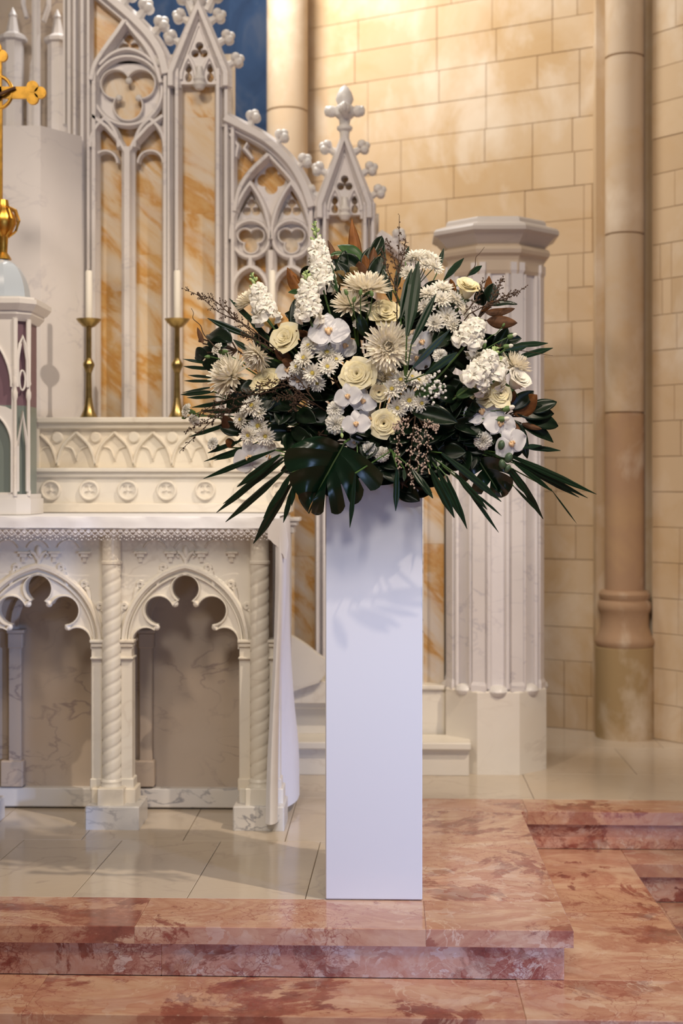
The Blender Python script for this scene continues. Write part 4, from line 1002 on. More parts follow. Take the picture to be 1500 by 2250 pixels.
# ---- large spider chrysanthemums
def mum_mesh(name, seed, layers, mats):
    r = random.Random(seed); g = G()
    for (cnt, el0, el1, L, w_, curl, mi) in layers:
        for i in range(cnt):
            a = 2*PI*(i+r.uniform(-.3, .3))/cnt; el = math.radians(r.uniform(el0, el1)); ln = L*r.uniform(.88, 1.06); ns = 5
            rad = Vector((math.cos(a), math.sin(a), 0)); tan = Vector((-math.sin(a), math.cos(a), 0)); pos = rad*.06 + Vector((0,0,-.05)); e = el; vs = []
            side = r.uniform(-.12, .12)
            for j in range(ns+1):
                t = j/ns; d = rad*math.cos(e) + Vector((0, 0, 1))*math.sin(e); up = Vector((0, 0, 1))*math.cos(e) - rad*math.sin(e)
                ww = w_*(.5+.5*math.sin(t*PI*.6))*(1 if t < .8 else .72 if t < .95 else .25)
                vs += [pos - tan*ww + up*ww*.55, pos - up*ww*.15, pos + tan*ww + up*ww*.55]
                pos = pos + d*(ln/ns) + tan*side*.05; e += curl/ns
            b = len(g.v)
            g.add(vs, [(j*3+q, j*3+q+1, (j+1)*3+q+1, (j+1)*3+q) for j in range(ns) for q in (0, 1)], mi)
    return surf_mesh(name, g, mats)
SP = [(32,-8,8,1.0,.078,.35,0),(32,8,22,.97,.078,.45,0),(30,20,36,.88,.078,.5,0),(26,34,50,.74,.072,.7,0),(20,48,64,.56,.066,.9,0),(16,62,78,.40,.06,.9,0),(10,72,86,.30,.045,.9,1)]
MUM = [mum_mesh('mum_petals', s_, SP, [M['p_mum'], M['gcenter']]) for s_ in (1, 2, 3)]
DOMEP = [(24,-25,-8,.95,.095,.4,0),(28,0,14,.97,.095,.5,0),(26,18,34,.9,.09,.6,0),(24,36,50,.84,.085,.7,0),(18,52,66,.78,.08,.6,0),(12,68,84,.7,.06,.5,0)]
MUMD = [mum_mesh('mum_petals', s_, DOMEP, [M['p_mum'], M['gcenter']]) for s_ in (4, 5)]
g = G(); lathe(g, [(.05,-.30),(.16,-.22),(.22,-.10),(.14,-.02),(.0,0)], (0,0,0), 10); MCAL = mesh_from('calyx', g, M['stem'])
def mum(x, y, r, label, n=None, dy=0.0, kind=0, domed=False):
    Y = depthY(x, y, dy); p = W(x, y, Y); n = (Vector(n) if n else outward(p)).normalized()
    root = thing('chrysanthemum', label, 'chrysanthemum', p, 'large spider chrysanthemums'); s = 1.08*r*mpx(Y)
    B = rotto(n, rng.uniform(0, 6)) @ Matrix.Scale(s, 4)
    inst('petals', (MUMD if domed else MUM)[kind % (2 if domed else 3)], root, B, 'stuff'); inst('calyx', MCAL, root, B); add_stem(root, p-n*s*.2, n, .003)
# ---- spray of small daisy chrysanthemums
DZ = [(17,-6,6,1.0,.125,.25,0),(16,10,22,.92,.12,.3,0),(14,26,40,.74,.11,.35,0),(10,45,58,.45,.09,.4,0)]
DAISY = [mum_mesh('daisy_petals', s_, DZ, [M['p_white']]) for s_ in (11, 12, 13)]
POMP = [mum_mesh('daisy_petals', s_, DZ + [(12,60,74,.42,.09,.5,0),(8,72,86,.35,.08,.4,0)], [M['p_white']]) for s_ in (14, 15)]
g = G(); sphere(g, (0,0,.10), .19, 10, 6, (1,1,.7))
for i in range(26):
    a = i*2.4; q = .035*math.sqrt(i); sphere(g, (q*math.cos(a), q*math.sin(a), .235-.25*q), .032, 5, 4)
DISC = mesh_from('disc', g, M['disc'])
def spray(name, label, heads, group=None, pomp=False, r0=18, cat='chrysanthemum'):
    cx = sum(h[0] for h in heads)/len(heads); cy = sum(h[1] for h in heads)/len(heads)
    p0 = W(cx, cy, depthY(cx, cy, .05)); root = thing(name, label, cat, p0, group)
    node = p0 - outward(p0, .4)*.09; g = G()
    for i, h in enumerate(heads):
        x, y = h[:2]; r = h[2] if len(h) > 2 else r0
        Y = depthY(x, y, rng.uniform(-.02, .012)); p = W(x, y, Y); r *= 1.14; n = (outward(p, .9) + Vector(((x-cx)*.010, rng.uniform(-.2,.1), -(y-cy)*.010+.08)) + (Vector(h[3]) if len(h) > 3 else Vector((0,0,0)))).normalized(); s = r*mpx(Y)
        B = Matrix.Translation(p-p0) @ rotto(n, rng.uniform(0, 6)) @ Matrix.Scale(s, 4)
        o = inst('flower_head', (POMP if pomp else DAISY)[i % (2 if pomp else 3)], root, B)
        if not pomp: inst('disc', DISC, o, Matrix.Identity(4))
        else: pass
        m = p - n*.03; tube(g, [p-n*s*.1, m*.6+(node*.4), node], .0013, 5)
    tube(g, stem_pts(node, outward(p0, .3)), .0025, 5); part('stem', g, M['stem'], root)
    return root
# ---- carnations
def carn_mesh(seed):
    r = random.Random(seed); g = G()
    for lay, (cnt, el, L) in enumerate(((8,5,1.0),(8,28,.96),(8,48,.92),(6,66,.86),(4,80,.8))):
        for i in range(cnt):
            a0 = 2*PI*(i+r.uniform(-.2,.2))/cnt + lay*.4; nu, nv = 8, 4; vs = []; ph = r.uniform(0, 6)
            for j in range(nv+1):
                v = j/nv
                for k in range(nu+1):
                    u = -1+2*k/nu; e = math.radians(el) + .16*v*math.sin(u*7+ph) ; aa = a0 + u*.48*(.3+.7*v)
                    q = L*(v**.8)*(1-.14*u*u)*(1+.05*math.sin(u*16+ph)*(v > .9)); e2 = e + .5*(1-v)
                    vs.append((q*math.cos(e2)*math.cos(aa), q*math.cos(e2)*math.sin(aa), q*math.sin(e2)*.75))
            g.add(vs, [(j*(nu+1)+k, j*(nu+1)+k+1, (j+1)*(nu+1)+k+1, (j+1)*(nu+1)+k) for j in range(nv) for k in range(nu)])
    return surf_mesh('ruffled_petals', g, M['p_white'])
CARN = [carn_mesh(s_) for s_ in (1, 2)]
g = G(); lathe(g, [(.08,-1.2),(.28,-1.1),(.36,-.6),(.30,-.1),(.2,0)], (0,0,0), 10); CCAL = mesh_from('calyx', g, M['bud_green'])
def carnation(x, y, r, label, n=None, dy=0.0, group='small white carnations'):
    Y = depthY(x, y, dy); p = W(x, y, Y); n = (Vector(n) if n else outward(p)).normalized(); s = r*mpx(Y)
    root = thing('carnation', label, 'carnation', p, group); B = rotto(n, rng.uniform(0, 6)) @ Matrix.Scale(s, 4)
    inst('petals', CARN[rng.randrange(2)], root, B); inst('calyx', CCAL, root, B); add_stem(root, p-n*s, n, .002)
def bud(x, y, L, ang, label, dy=-.03, open_=True, m='bud_green', frm=None):
    Y = depthY(x, y, dy) if abs(dy) < 1 else dy; p = W(x, y, Y); s = L*mpx(Y); d = Vector((math.cos(math.radians(ang)), -.25, math.sin(math.radians(ang)))).normalized()
    root = thing('flower_bud', label, 'flower bud', p, 'closed flower buds'); B = rotto(d)
    g = G(); lathe(g, [(.05*s,-.5*s),(.26*s,-.35*s),(.32*s,-.05*s),(.24*s,.25*s),(.06*s,.5*s)], (0,0,0), 10); inst('bud_body', mesh_from('bud_body', g, M[m]), root, B)
    if open_:
        g = G(); sphere(g, (0,0,.45*s), .24*s, 8, 6, (1,1,1.5)); inst('petal_tip', mesh_from('petal_tip', g, M['p_white']), root, B)
    e = W(frm[0], frm[1], depthY(*frm, .02)) if frm else F0
    g = G(); q = p-d*s*.5; tube(g, [q, q*.7+e*.3-d*.01, q*.3+e*.7, e], .0013, 5); part('stem', g, M['stem'], root)
# ---- stocks (spikes of ruffled florets with green bud tips)
def floret_mesh(seed):
    r = random.Random(seed); g = G()
    for lay, (cnt, el, L) in enumerate(((5,6,1.0),(5,32,.85),(3,60,.6))):
        for i in range(cnt):
            a0 = 2*PI*i/cnt + lay*.6 + r.uniform(-.2,.2); ph = r.uniform(0,6); vs = []; nu, nv = 6, 4
            for j in range(nv+1):
                v = j/nv
                for k in range(nu+1):
                    u = -1+2*k/nu; e = math.radians(el) + .35*(1-v) + .30*v*math.sin(u*4+ph) - .35*v*v; aa = a0+u*.80*(.25+.75*v**.7); q = L*v*(1-.16*u*u)
                    vs.append((q*math.cos(e)*math.cos(aa), q*math.cos(e)*math.sin(aa), q*math.sin(e)))
            g.add(vs, [(j*(nu+1)+k, j*(nu+1)+k+1, (j+1)*(nu+1)+k+1, (j+1)*(nu+1)+k) for j in range(nv) for k in range(nu)])
    return surf_mesh('floret', g, M['p_white'])
FLOR = [floret_mesh(s_) for s_ in (1, 2, 3)]
g = G(); sphere(g, (0,0,0), 1, 8, 6, (.62,.62,1)); SBUD = mesh_from('bud', g, M['bud_pale'])
g = G(); sphere(g, (0,0,0), 1, 8, 6, (.7,.7,1)); SBUDW = mesh_from('bud', g, M['p_white'])
def stock(base, tip, w_, label, frac=.68, n=20, dy=-.03, fr=29):
    root = thing('stock_flower', label, 'stock flower', W(base[0], base[1], depthY(*base, dy)), 'white stock flower spikes'); p0 = Vector(root.location)
    pb = p0; pt = W(tip[0], tip[1], depthY(base[0], base[1], dy)+.03); ax = (pt-pb); L = ax.length; ax.normalize(); sd = ax.cross(Vector((0,-1,0))).normalized(); fr_ = sd.cross(ax)
    if fr_.y > 0: fr_ = -fr_
    k = mpx(3.6)
    n = int(n*.72)
    for i in range(n):
        t = frac*(i+.5)/n; a = i*2.4 + rng.uniform(-.3,.3)
        rad = (sd*math.cos(a) + fr_*math.sin(a)); wr = w_*.5*k*(1-.45*t/frac)*.62
        if rad.y > .75: continue
        p = pb + ax*L*t + rad*wr; nn = (rad + ax*.35 + Vector((0,-.25,0))).normalized()
        inst('floret', FLOR[i % 3], root, Matrix.Translation(p-p0) @ rotto(nn, rng.uniform(0,6)) @ Matrix.Scale(fr*k*rng.uniform(.85,1.1)*(1-.25*t/frac), 4))
    for i in range(14):
        t = frac + (1-frac)*(i+.3)/14; a = i*2.4; rad = sd*math.cos(a)+fr_*math.sin(a); q = (1-t)/(1-frac)
        p = pb + ax*L*t + rad*k*(3+9*q); inst('bud', SBUDW if i < 4 else SBUD, root, Matrix.Translation(p-p0) @ rotto((rad+ax*1.2).normalized()) @ Matrix.Scale(k*(3.2+5.0*q), 4))
    g = G(); tube(g, [pt, pb+ax*L*.5, pb] + stem_pts(pb, -ax*-1)[1:], .0028, 6); part('stem', g, M['bud_green'], root)
# ---- moth orchids
def op(L, w_, cup, pw=1.0, notch=0.0):
    def f(u, v):
        ww = w_*math.sin(PI*min(1, v**.72*.97+.03))**.62
        return (u*ww*(1+.0*v), v*L*(1-notch*u*u*v), cup*(v*v*.35 - .22*u*u*ww) + .04*math.sin(u*3+v*4))
    return f
OLAT = sheet_mesh('petal', op(1.0, .62, -.35), 8, 8, M['p_orchid']); OSEP = sheet_mesh('petal', op(.86, .36, -.3), 6, 7, M['p_orchid'])
g = G(); sphere(g, (0,-.10,.10), .13, 8, 6, (1,1.5,.8)); sphere(g, (.13,-.05,.16), .10, 8, 6, (.6,1.2,1)); sphere(g, (-.13,-.05,.16), .10, 8, 6, (.6,1.2,1)); sphere(g, (0,.05,.14), .06, 8, 6)
OLIP = mesh_from('bloom', g, M['p_lip'])
def orchid(label, blooms, buds=()):
    x, y, r = blooms[0][:3]; p0 = W(x, y, depthY(x, y)); root = thing('orchid_spray', label, 'orchid', p0, 'white moth orchids'); g = G()
    last = None
    for b in blooms:
        x, y, r = b[:3]; n = Vector(b[3]) if len(b) > 3 and b[3] else None; roll = b[4] if len(b) > 4 else rng.uniform(-.4, .4); dy = b[5] if len(b) > 5 else -.01
        p = W(x, y, depthY(x, y, dy)); n = (n or outward(p, 1.2)).normalized(); s = r*mpx(3.6)
        zq = n; yq = (Vector((0,0,1)) - zq*zq.z).normalized(); xq = yq.cross(zq); R_ = Matrix((xq, yq, zq)).transposed().to_4x4() @ Matrix.Rotation(roll, 4, 'Z')
        o = inst('bloom', OLIP, root, Matrix.Translation(p-p0) @ R_ @ Matrix.Scale(s, 4))
        for a, me in ((100,OLAT),(-100,OLAT),(0,OSEP),(145,OSEP),(-145,OSEP)):
            inst('petal', me, o, Matrix.Rotation(math.radians(a if me is OLAT else a), 4, 'Z') @ Matrix.Translation((0,.04,.03 if me is OLAT else 0)))
        q = p - n*.035; tube(g, [p, q] + ([last] if last else []), .002, 5); last = q
    tube(g, stem_pts(last, Vector((0,-1,0))), .003, 5)
    for (x, y, L, a) in buds:
        p = W(x, y, depthY(x, y, -.04)); s = L*mpx(3.6); d = Vector((math.cos(math.radians(a)), -.2, math.sin(math.radians(a)))).normalized()
        h = G(); sphere(h, (0,0,0), s*.5, 10, 8, (.68,.72,1)); inst('bud', mesh_from('bud', h, M['bud_dark']), root, Matrix.Translation(p-p0) @ rotto(d)); tube(g, [p-d*s*.4, p*.6+last*.4-d*.01, last], .0014, 5)
    part('stem', g, M['stem'], root)
# ---- leaves
def leaf_mesh(name, mats, w_=.5, fold=.22, bend=.25, wave=.03, tipp=1.0, nu=6, nv=12, seed=0, taper=.9):
    g = G(); th = .012; r = random.Random(seed); ph = r.uniform(0, 6)
    def f(u, v):
        ww = .5*math.sin(PI*v**taper)**.75*(1 - .0*v) if 0 < v < 1 else .012
        ww = max(ww, .012)
        return Vector((u*ww, v, fold*abs(u)*ww - bend*v*v + wave*math.sin(v*9+ph+u*2)*abs(u)))
    n1 = (nu+1)*(nv+1); P = [f(-1+2*i/nu, j/nv) for j in range(nv+1) for i in range(nu+1)]
    g.v = P + [p - Vector((0,0,th)) for p in P]
    for j in range(nv):
        for i in range(nu):
            a = j*(nu+1)+i; q = (a, a+1, a+nu+2, a+nu+1); g.f.append(q); g.m.append(0); g.f.append(tuple(n1+k for k in q[::-1])); g.m.append(1)
    rim = [i for i in range(nu+1)] + [(j)*(nu+1)+nu for j in range(1, nv+1)] + [nv*(nu+1)+i for i in range(nu-1, -1, -1)] + [j*(nu+1) for j in range(nv-1, 0, -1)]
    for a, b in zip(rim, rim[1:]+rim[:1]): g.f.append((b, a, n1+a, n1+b)); g.m.append(0)
    me = surf_mesh(name, g, mats)
    return me
LEAFMATS = {'dark': ('leaf','leaf'), 'mag': ('leaf','mag_under'), 'rust': ('leaf','mag_orange'), 'olive': ('leaf','mag_olive'), 'green': ('leaf_mid','leaf_mid'), 'magmid': ('leaf_mid','mag_under')}
LEAF = {k: [leaf_mesh('leaf', [M[a], M[b]], seed=s_, fold=(.5,.25,.7)[s_], bend=(.18,.3,.1)[s_], wave=(.02,.03,.015)[s_]) for s_ in range(3)] for k, (a, b) in LEAFMATS.items()}
def place_leaf(root, kind, base, tip, wpx, Yb=None, Yt=None, under=False, tilt=(0, 0), var=None, name='leaf'):
    p0 = wpos(root); a = W(base[0], base[1], Yb if Yb else depthY(*base, .02)); b = W(tip[0], tip[1], Yt if Yt else depthY(*tip, -.02))
    y = (b-a); L = y.length; y.normalize(); view = (Vector((0, 0, HC)) - (a+b)*.5).normalized(); n = view + Vector((tilt[0], 0, tilt[1]))
    if under: n = -n
    n = (n - y*n.dot(y)).normalized(); x = y.cross(n); w_ = wpx*mpx(3.65)
    Mx = Matrix.Identity(4)
    for i in range(3): Mx[i][0] = x[i]*w_; Mx[i][1] = y[i]*L; Mx[i][2] = n[i]*L*.55; Mx[i][3] = (a-p0)[i]
    return inst(name, LEAF[kind][rng.randrange(3) if var is None else var], root, Mx)
def leafy(name, label, cat, leaves, group=None, node=None):
    """a leafy cut branch: leaves = (kind, base, tip, width, under, tilt)"""
    b = node or leaves[0][1]; p0 = W(b[0], b[1], depthY(b[0], b[1], .04)); root = thing(name, label, cat, p0, group); g = G()
    for L in leaves:
        kind, base, tip, w_ = L[:4]; under = L[4] if len(L) > 4 else False; tilt = L[5] if len(L) > 5 else (rng.uniform(-.4,.4), rng.uniform(-.1,.5)); o = L[6] if len(L) > 6 else 0
        place_leaf(root, kind, base, tip, w_, depthY(*base, .03+o), depthY(*tip, -.01+o), under, tilt)
        tube(g, [W(base[0], base[1], depthY(*base, .03+o)), p0], .0022, 5)
    tube(g, stem_pts(p0, outward(p0, .2)), .003, 5); part('stem', g, M['twig'], root); return root
def blade_mesh(seed):
    r = random.Random(seed); g = G(); nv = 12; th = .05; vs = []
    for j in range(nv+1):
        v = j/nv; ww = .5*min(1, .25+2.2*v)*min(1.0, (1.03-v)*3.0)
        for u, dz in ((-1,.0),(-.5,.22),(0,-.02),(.5,.22),(1,.0)): vs.append((u*ww + .03*math.sin(v*5+seed), v, dz*ww*.9 - .05*v*v*2))
    n = len(vs); k = 5
    V = vs + [(x, y, z-th*.5) for x, y, z in vs]; F = []
    for j in range(nv):
        for i in range(k-1): q = (j*k+i, j*k+i+1, (j+1)*k+i+1, (j+1)*k+i); F.append(q); F.append(tuple(n+t for t in q[::-1]))
    rim = list(range(k)) + [j*k+k-1 for j in range(1, nv+1)] + [nv*k+i for i in range(k-2, -1, -1)] + [j*k for j in range(nv-1, 0, -1)]
    for a, b in zip(rim, rim[1:]+rim[:1]): F.append((b, a, n+a, n+b))
    g.add(V, F); me = surf_mesh('leaflet', g, M['palm']); me.set_sharp_from_angle(angle=.35); return me
BLADE = [blade_mesh(s_) for s_ in range(3)]
def palm(label, blades, hub, dy=0.0, wdef=17):
    p0 = W(hub[0], hub[1], depthY(hub[0], hub[1], .05+dy)); root = thing('palm_frond', label, 'palm frond', p0, 'fan palm fronds'); g = G()
    for bl in blades:
        base, tip = bl[:2]; w_ = bl[2] if len(bl) > 2 else wdef; tl = bl[3] if len(bl) > 3 else rng.uniform(-.5, .5); yo = bl[4] if len(bl) > 4 else 0
        a = W(base[0], base[1], depthY(*base, .0+dy+yo)); b = W(tip[0], tip[1], depthY(*tip, -.03+dy+yo)); y = b-a; L = y.length; y.normalize()
        n = (Vector((0,0,HC))-(a+b)*.5).normalized() + Vector((tl*.5, 0, .35+abs(tl)*.3)); n = (n - y*n.dot(y)).normalized(); x = y.cross(n); ww = w_*.80*mpx(3.65); Mx = Matrix.Identity(4)
        for i in range(3): Mx[i][0] = x[i]*ww; Mx[i][1] = y[i]*L; Mx[i][2] = n[i]*ww; Mx[i][3] = (a-p0)[i]
        inst('leaflet', BLADE[rng.randrange(3)], root, Mx); tube(g, [a, p0], .0018, 5)
    tube(g, stem_pts(p0, outward(p0, .1)), .003, 5); part('stem', g, M['stem'], root)
def monstera(label, lobes, rib, Ys, slit):
    p0 = W(rib[0][0], rib[0][1], Ys[0]); root = thing('monstera_leaf', label, 'monstera leaf', p0); g = G(); th = .0014
    for li, (A, B, C, D, bul) in enumerate(lobes):
        nar = .30 if li in slit else .06
        def q(pt, e): 
            t = e; return W(pt[0], pt[1], Ys[0] + (Ys[1]-Ys[0])*max(0, min(1, (pt[1]-rib[0][1])/(rib[-1][1]-rib[0][1])))+ t)
        nu, nv = 5, 9; vs = []
        a, b = q(A, 0), q(B, 0); d, c = q(D, bul), q(C, bul)
        for j in range(nv+1):
            v = j/nv
            for i in range(nu+1):
                u = i/nu; uu = .5+(u-.5)*(1 - nar*max(0, (v-.25)/.75)**.7)
                P0 = a.lerp(b, u); P1 = d.lerp(c, uu); P = P0.lerp(P1, v)
                edge = Vector((0,0,0)); 
                P = P + (P1-P0)*(-.10*(2*u-1)**2*v*v) + Vector((0, -.016*math.sin(PI*v)*(1) + .006*math.cos((u-.5)*PI*2)*v, .006*math.sin(PI*v))); vs.append(P)
        n = len(vs); k = nu+1
        V = vs + [p + Vector((0, th, 0)) for p in vs]; F = []
        for j in range(nv):
            for i in range(nu): qd = (j*k+i, j*k+i+1, (j+1)*k+i+1, (j+1)*k+i); F.append(qd); F.append(tuple(n+t for t in qd[::-1]))
        rim = list(range(k)) + [j*k+nu for j in range(1, nv+1)] + [nv*k+i for i in range(nu-1, -1, -1)] + [j*k for j in range(nv-1, 0, -1)]
        for e, f in zip(rim, rim[1:]+rim[:1]): F.append((f, e, n+e, n+f))
        g.add(V, F)
    part('leaf_blade', g, M['monstera'], root, ang=60)
    g = G(); pts = cr([W(x, y, Ys[0] + (Ys[1]-Ys[0])*((y-rib[0][1])/(rib[-1][1]-rib[0][1])) - .002) for x, y in rib], 4); tube(g, pts, [.0022]*len(pts), 5); part('midrib', g, M['vein'], root)
    g = G(); tube(g, [W(rib[0][0], rib[0][1], Ys[0]), W(rib[0][0], rib[0][1], Ys[0])*.4+F0*.6 + Vector((0,0,.03)), F0], .003, 6); part('stem', g, M['stem'], root)
# ---- twiggy waxflower sprigs
def sprig(label, mains, nb=9, bl=26, bud_m='wax_bud', bs=1.6, dy=-.05, twig='twig', drop=0.0, dens=5, seed=1, start=.15):
    r = random.Random(seed); x, y = mains[0][0]; p0 = W(x, y, depthY(x, y, dy)); root = thing('waxflower_sprig', label, 'waxflower', p0, 'twiggy waxflower sprigs'); g = G(); b = G()
    def budat(P): 
        for _ in range(1):
            o = Vector((r.uniform(-1,1), r.uniform(-1,1), r.uniform(-1,1)))*2.2*mpx(3.6); sphere(b, P+o, bs*mpx(3.6)*r.uniform(.65,1.15), 5, 4, (1,1,1.15))
    for mp in mains:
        P = cr([W(px, py, depthY(px, py, dy)) for px, py in mp], 6); tube(g, P, [.0016-.0009*i/len(P) for i in range(len(P))], 4); n = len(P)
        for k in range(nb):
            t = start + (1-start)*k/nb; i = min(n-2, int(t*(n-1))); q = P[i]; d = (P[i+1]-P[i]).normalized(); s_ = -1 if k % 2 else 1
            pr = Vector((-d.z, 0, d.x))*s_; L = bl*mpx(3.6)*(1-.6*t)*r.uniform(.7,1.2); e = q + (d*.8+pr*.62+Vector((0, r.uniform(-.5,.3), -drop))).normalized()*L
            tube(g, [q, (q+e)*.5+d*.003, e], .0007, 4)
            for m in range(dens): budat(q.lerp(e, (m+.7)/dens))
        for m in range(n):
            if m/n > start: budat(P[m])
    tube(g, [p0, p0*.5+F0*.5, F0], .0018, 4)
    part('stem', g, M[twig], root); part('buds', b, M[bud_m], root, kind='stuff')

# ------------------------------------------------------------------ the arrangement itself (positions read from the photograph, set on a dome)
U = (0, -.35, .9)
rose(627, 744, 30, 'cream rose at the left of the bouquet, above the ivory chrysanthemum', (-.35,-.8,.35))
rose(785, 823, 33, 'open cream rose in the centre, below the big spider chrysanthemum', (-.15,-.95,.25))
rose(843, 931, 27, 'cream rose lowest in the centre, right of the orchids', (0,-1,.02))
rose(832, 860, 21, 'small half-open cream rose tucked under the central open rose', (.05,-.8,-.25), 0, layers=6)
rose(1025, 637, 30, 'pale yellow rose standing highest on the right', (.25,-.55,.75), -.02, layers=6)
rose(1066, 864, 28, 'yellow-cream rose on the right, the lower left of a pair', (-.3,-.8,.4))
rose(1097, 866, 24, 'cream rose on the right, touching the yellow-cream rose', (.25,-.9,.2), -.02)
rose(1135, 838, 30, 'white rose at the far right, under the white chrysanthemum', (.45,-.6,.55), -.02, True, layers=6)
rose(585, 836, 29, 'cream rose on the left behind dark waxflower twigs', (-.2,-.7,.6), .02)
rose(846, 688, 30, 'pale cream rose in the upper middle beside the upright dark blade', (.1,-.8,.5), .03)
mum(852, 762, 52, 'large ivory spider chrysanthemum in the middle, facing forward', (.12,-.95,.05), -.04, 0)
mum(805, 632, 52, 'flat white spider chrysanthemum at the top, seen from its side', (.05,-.38,.95), -.03, 1)
mum(770, 668, 42, 'ivory chrysanthemum just under the flat top one', (-.1,-.45,.8), -.02, 0, True)
mum(503, 824, 50, 'big ivory chrysanthemum at the far left, petals fanned upward', (-.55,-.5,.35), 0, 0, True)
mum(564, 783, 36, 'rounded ivory chrysanthemum below the left cream rose', (-.5,-.45,-.5), -.02, 1, True)
mum(553, 660, 38, 'white chrysanthemum at the upper left behind a stock spike', (-.5,-.3,.8), .04, 2)
mum(834, 828, 42, 'greenish-cream chrysanthemum between two roses in the middle', (.1,-.85,.4), .03, 2)
mum(1131, 803, 36, 'white chrysanthemum at the far right, petals pointing up', (.5,-.3,.8), .0, 0, True)
spray('chrysanthemum_spray', 'spray of white daisy chrysanthemums in the left centre, below the large orchid', [(718,776,25),(668,787,22),(719,806,20),(687,820,22),(652,806,18),(678,760,19),(738,790,17),(697,842,18)], 'sprays of small daisy chrysanthemums')
spray('chrysanthemum_spray', 'spray of daisy chrysanthemums right of the central roses', [(880,836,24),(861,855,22),(917,836,22),(898,880,24),(873,896,22),(925,886,19),(905,828,16)], 'sprays of small daisy chrysanthemums')
spray('chrysanthemum_spray', 'spray of daisy chrysanthemums lowest on the left side', [(554,892,24),(529,922,19),(568,936,25),(546,956,20),(583,958,21),(570,906,16),(540,900,15)], 'sprays of small daisy chrysanthemums')
spray('chrysanthemum_spray', 'white button chrysanthemums at the top right beside the thin twig', [(914,563,22,(0,0,.7)),(946,568,22,(.2,0,.7)),(955,586,20,(.5,0,.3)),(933,580,18),(896,600,18),(902,571,16,(0,0,.6)),(928,557,16,(0,0,.8))], 'sprays of white button chrysanthemums', True)
spray('chrysanthemum_spray', 'white button chrysanthemums on the right below the yellow rose', [(942,645,22),(971,633,24,(0,0,.4)),(969,657,22),(1010,672,24,(.5,0,.3)),(982,697,24),(994,713,18),(953,710,20),(934,675,20),(998,655,20,(.4,0,.4)),(1022,686,17,(.5,0,.2))], 'sprays of white button chrysanthemums', True)
stock((708,628), (690,486), 62, 'tallest white stock spike at the top left, its green tip above all flowers', .62, 24, -.02)
stock((680,700), (672,594), 62, 'white stock spike just below the tallest one', .72, 20, -.05)
stock((586,698), (552,600), 62, 'white stock spike at the upper left with a green tip', .60, 18, -.01)
stock((1022,758), (1052,704), 66, 'white stock spike on the right under the button chrysanthemums', .85, 20, -.03)
stock((1040,842), (1092,762), 66, 'white stock spike at the lower right with pale green buds', .72, 22, -.04)
stock((1084,838), (1100,790), 44, 'short white stock spike left of the white rose', .9, 9, -.03)
for a in ((737,900,21,'white carnation left of the orchids, the upper of two',(-.2,-.95,.15)),(738,931,25,'white carnation left of the orchids, the lower of two',(-.1,-1,-.05)),(810,988,19,'white carnation hanging lowest in the centre, the left one',(-.1,-.9,-.1)),(838,998,19,'white carnation hanging lowest in the centre, the right one',(.2,-.9,-.3)),
          (1061,968,22,'white carnation at the lower right beside an orchid',(-.2,-.9,-.2)),(478,767,16,'small half-open white carnation at the far left',(-.6,-.4,.5)),(411,902,17,'small white carnation at the left edge of the bouquet',(-.8,-.5,.3)),(427,922,15,'lower small white carnation at the left edge',(-.4,-.7,-.5)),
          (786,712,13,'tiny white carnation right of the large orchid',(.1,-.8,.4)),(966,782,18,'white carnation right of the big spider chrysanthemum',(.2,-.9,.1)),(468,975,15,'blush half-open carnation among the lower left palm blades',(-.5,-.7,.3)),(1052,790,18,'white carnation between the two right-hand stock spikes',(.1,-.9,.2))):
    carnation(*a)
bud(1113, 898, 23, 15, 'white-tipped green bud at the right, under the rose pair', frm=(1000,905)); bud(1102, 921, 22, 5, 'white-tipped green bud on the lower thin stem at the right', frm=(1000,910))
bud(1122, 739, 18, 20, 'white-tipped green bud at the right edge above the palm blades', frm=(1060,770)); bud(1113, 761, 18, 8, 'pale green bud at the right edge below another bud', frm=(1050,790))
bud(1064, 758, 15, 75, 'upright small bud among the right-hand stock', frm=(1050,800)); bud(495, 772, 14, -10, 'plump green bud beside the far left carnation', open_=False, frm=(540,800))
bud(456, 784, 14, 180, 'green bud at the far left over the dark round leaf', open_=False, frm=(510,800)); bud(785, 1012, 15, -90, 'hanging pale green bud under the central carnations', open_=False, m='bud_pale', frm=(783,960))
bud(751, 957, 12, -85, 'small pale bud hanging under the left carnations', open_=False, m='bud_pale', frm=(752,930)); bud(404, 918, 11, 190, 'dark green bud at the left edge', open_=False, m='stem', frm=(440,905))
bud(1106, 714, 10, 60, 'tiny green bud over the brown magnolia leaf on the right', open_=False, frm=(1070,745))
for x, y, a, t in ((760,642,110,'leftmost of the small green buds in front of the flat chrysanthemum'),(778,658,70,'lowest of the small green buds in front of the flat chrysanthemum'),(792,642,85,'middle small green bud in front of the flat chrysanthemum'),(816,645,100,'rightmost of the small green buds in front of the flat chrysanthemum')):
    bud(x, y, 15, a, t, dy=-.10, open_=False, frm=(795,735))
orchid('large white moth orchid in the upper centre above the daisy spray', [(722,725,46,(-.05,-.95,.25),.1,-.03),(688,752,38,(-.5,-.8,.1),.4,0),(757,757,34,(.5,-.8,-.1),-.3,.02)])
orchid('white moth orchids in the centre left of the lowest rose', [(764,869,32,(-.2,-.95,.1),.2,-.02),(797,880,32,(.2,-.9,.2),-.2,0),(782,929,32,(-.05,-1,0),.1,-.03),(812,918,30,(.4,-.85,0),-.4,.02),(778,970,20,(-.2,-.8,-.4),.3,.01)])
orchid('shaded blush moth orchids hanging at the lower left', [(549,1004,44,(-.3,-.9,0),.3,.0),(590,1000,34,(.1,-.9,-.3),-.4,.02)])
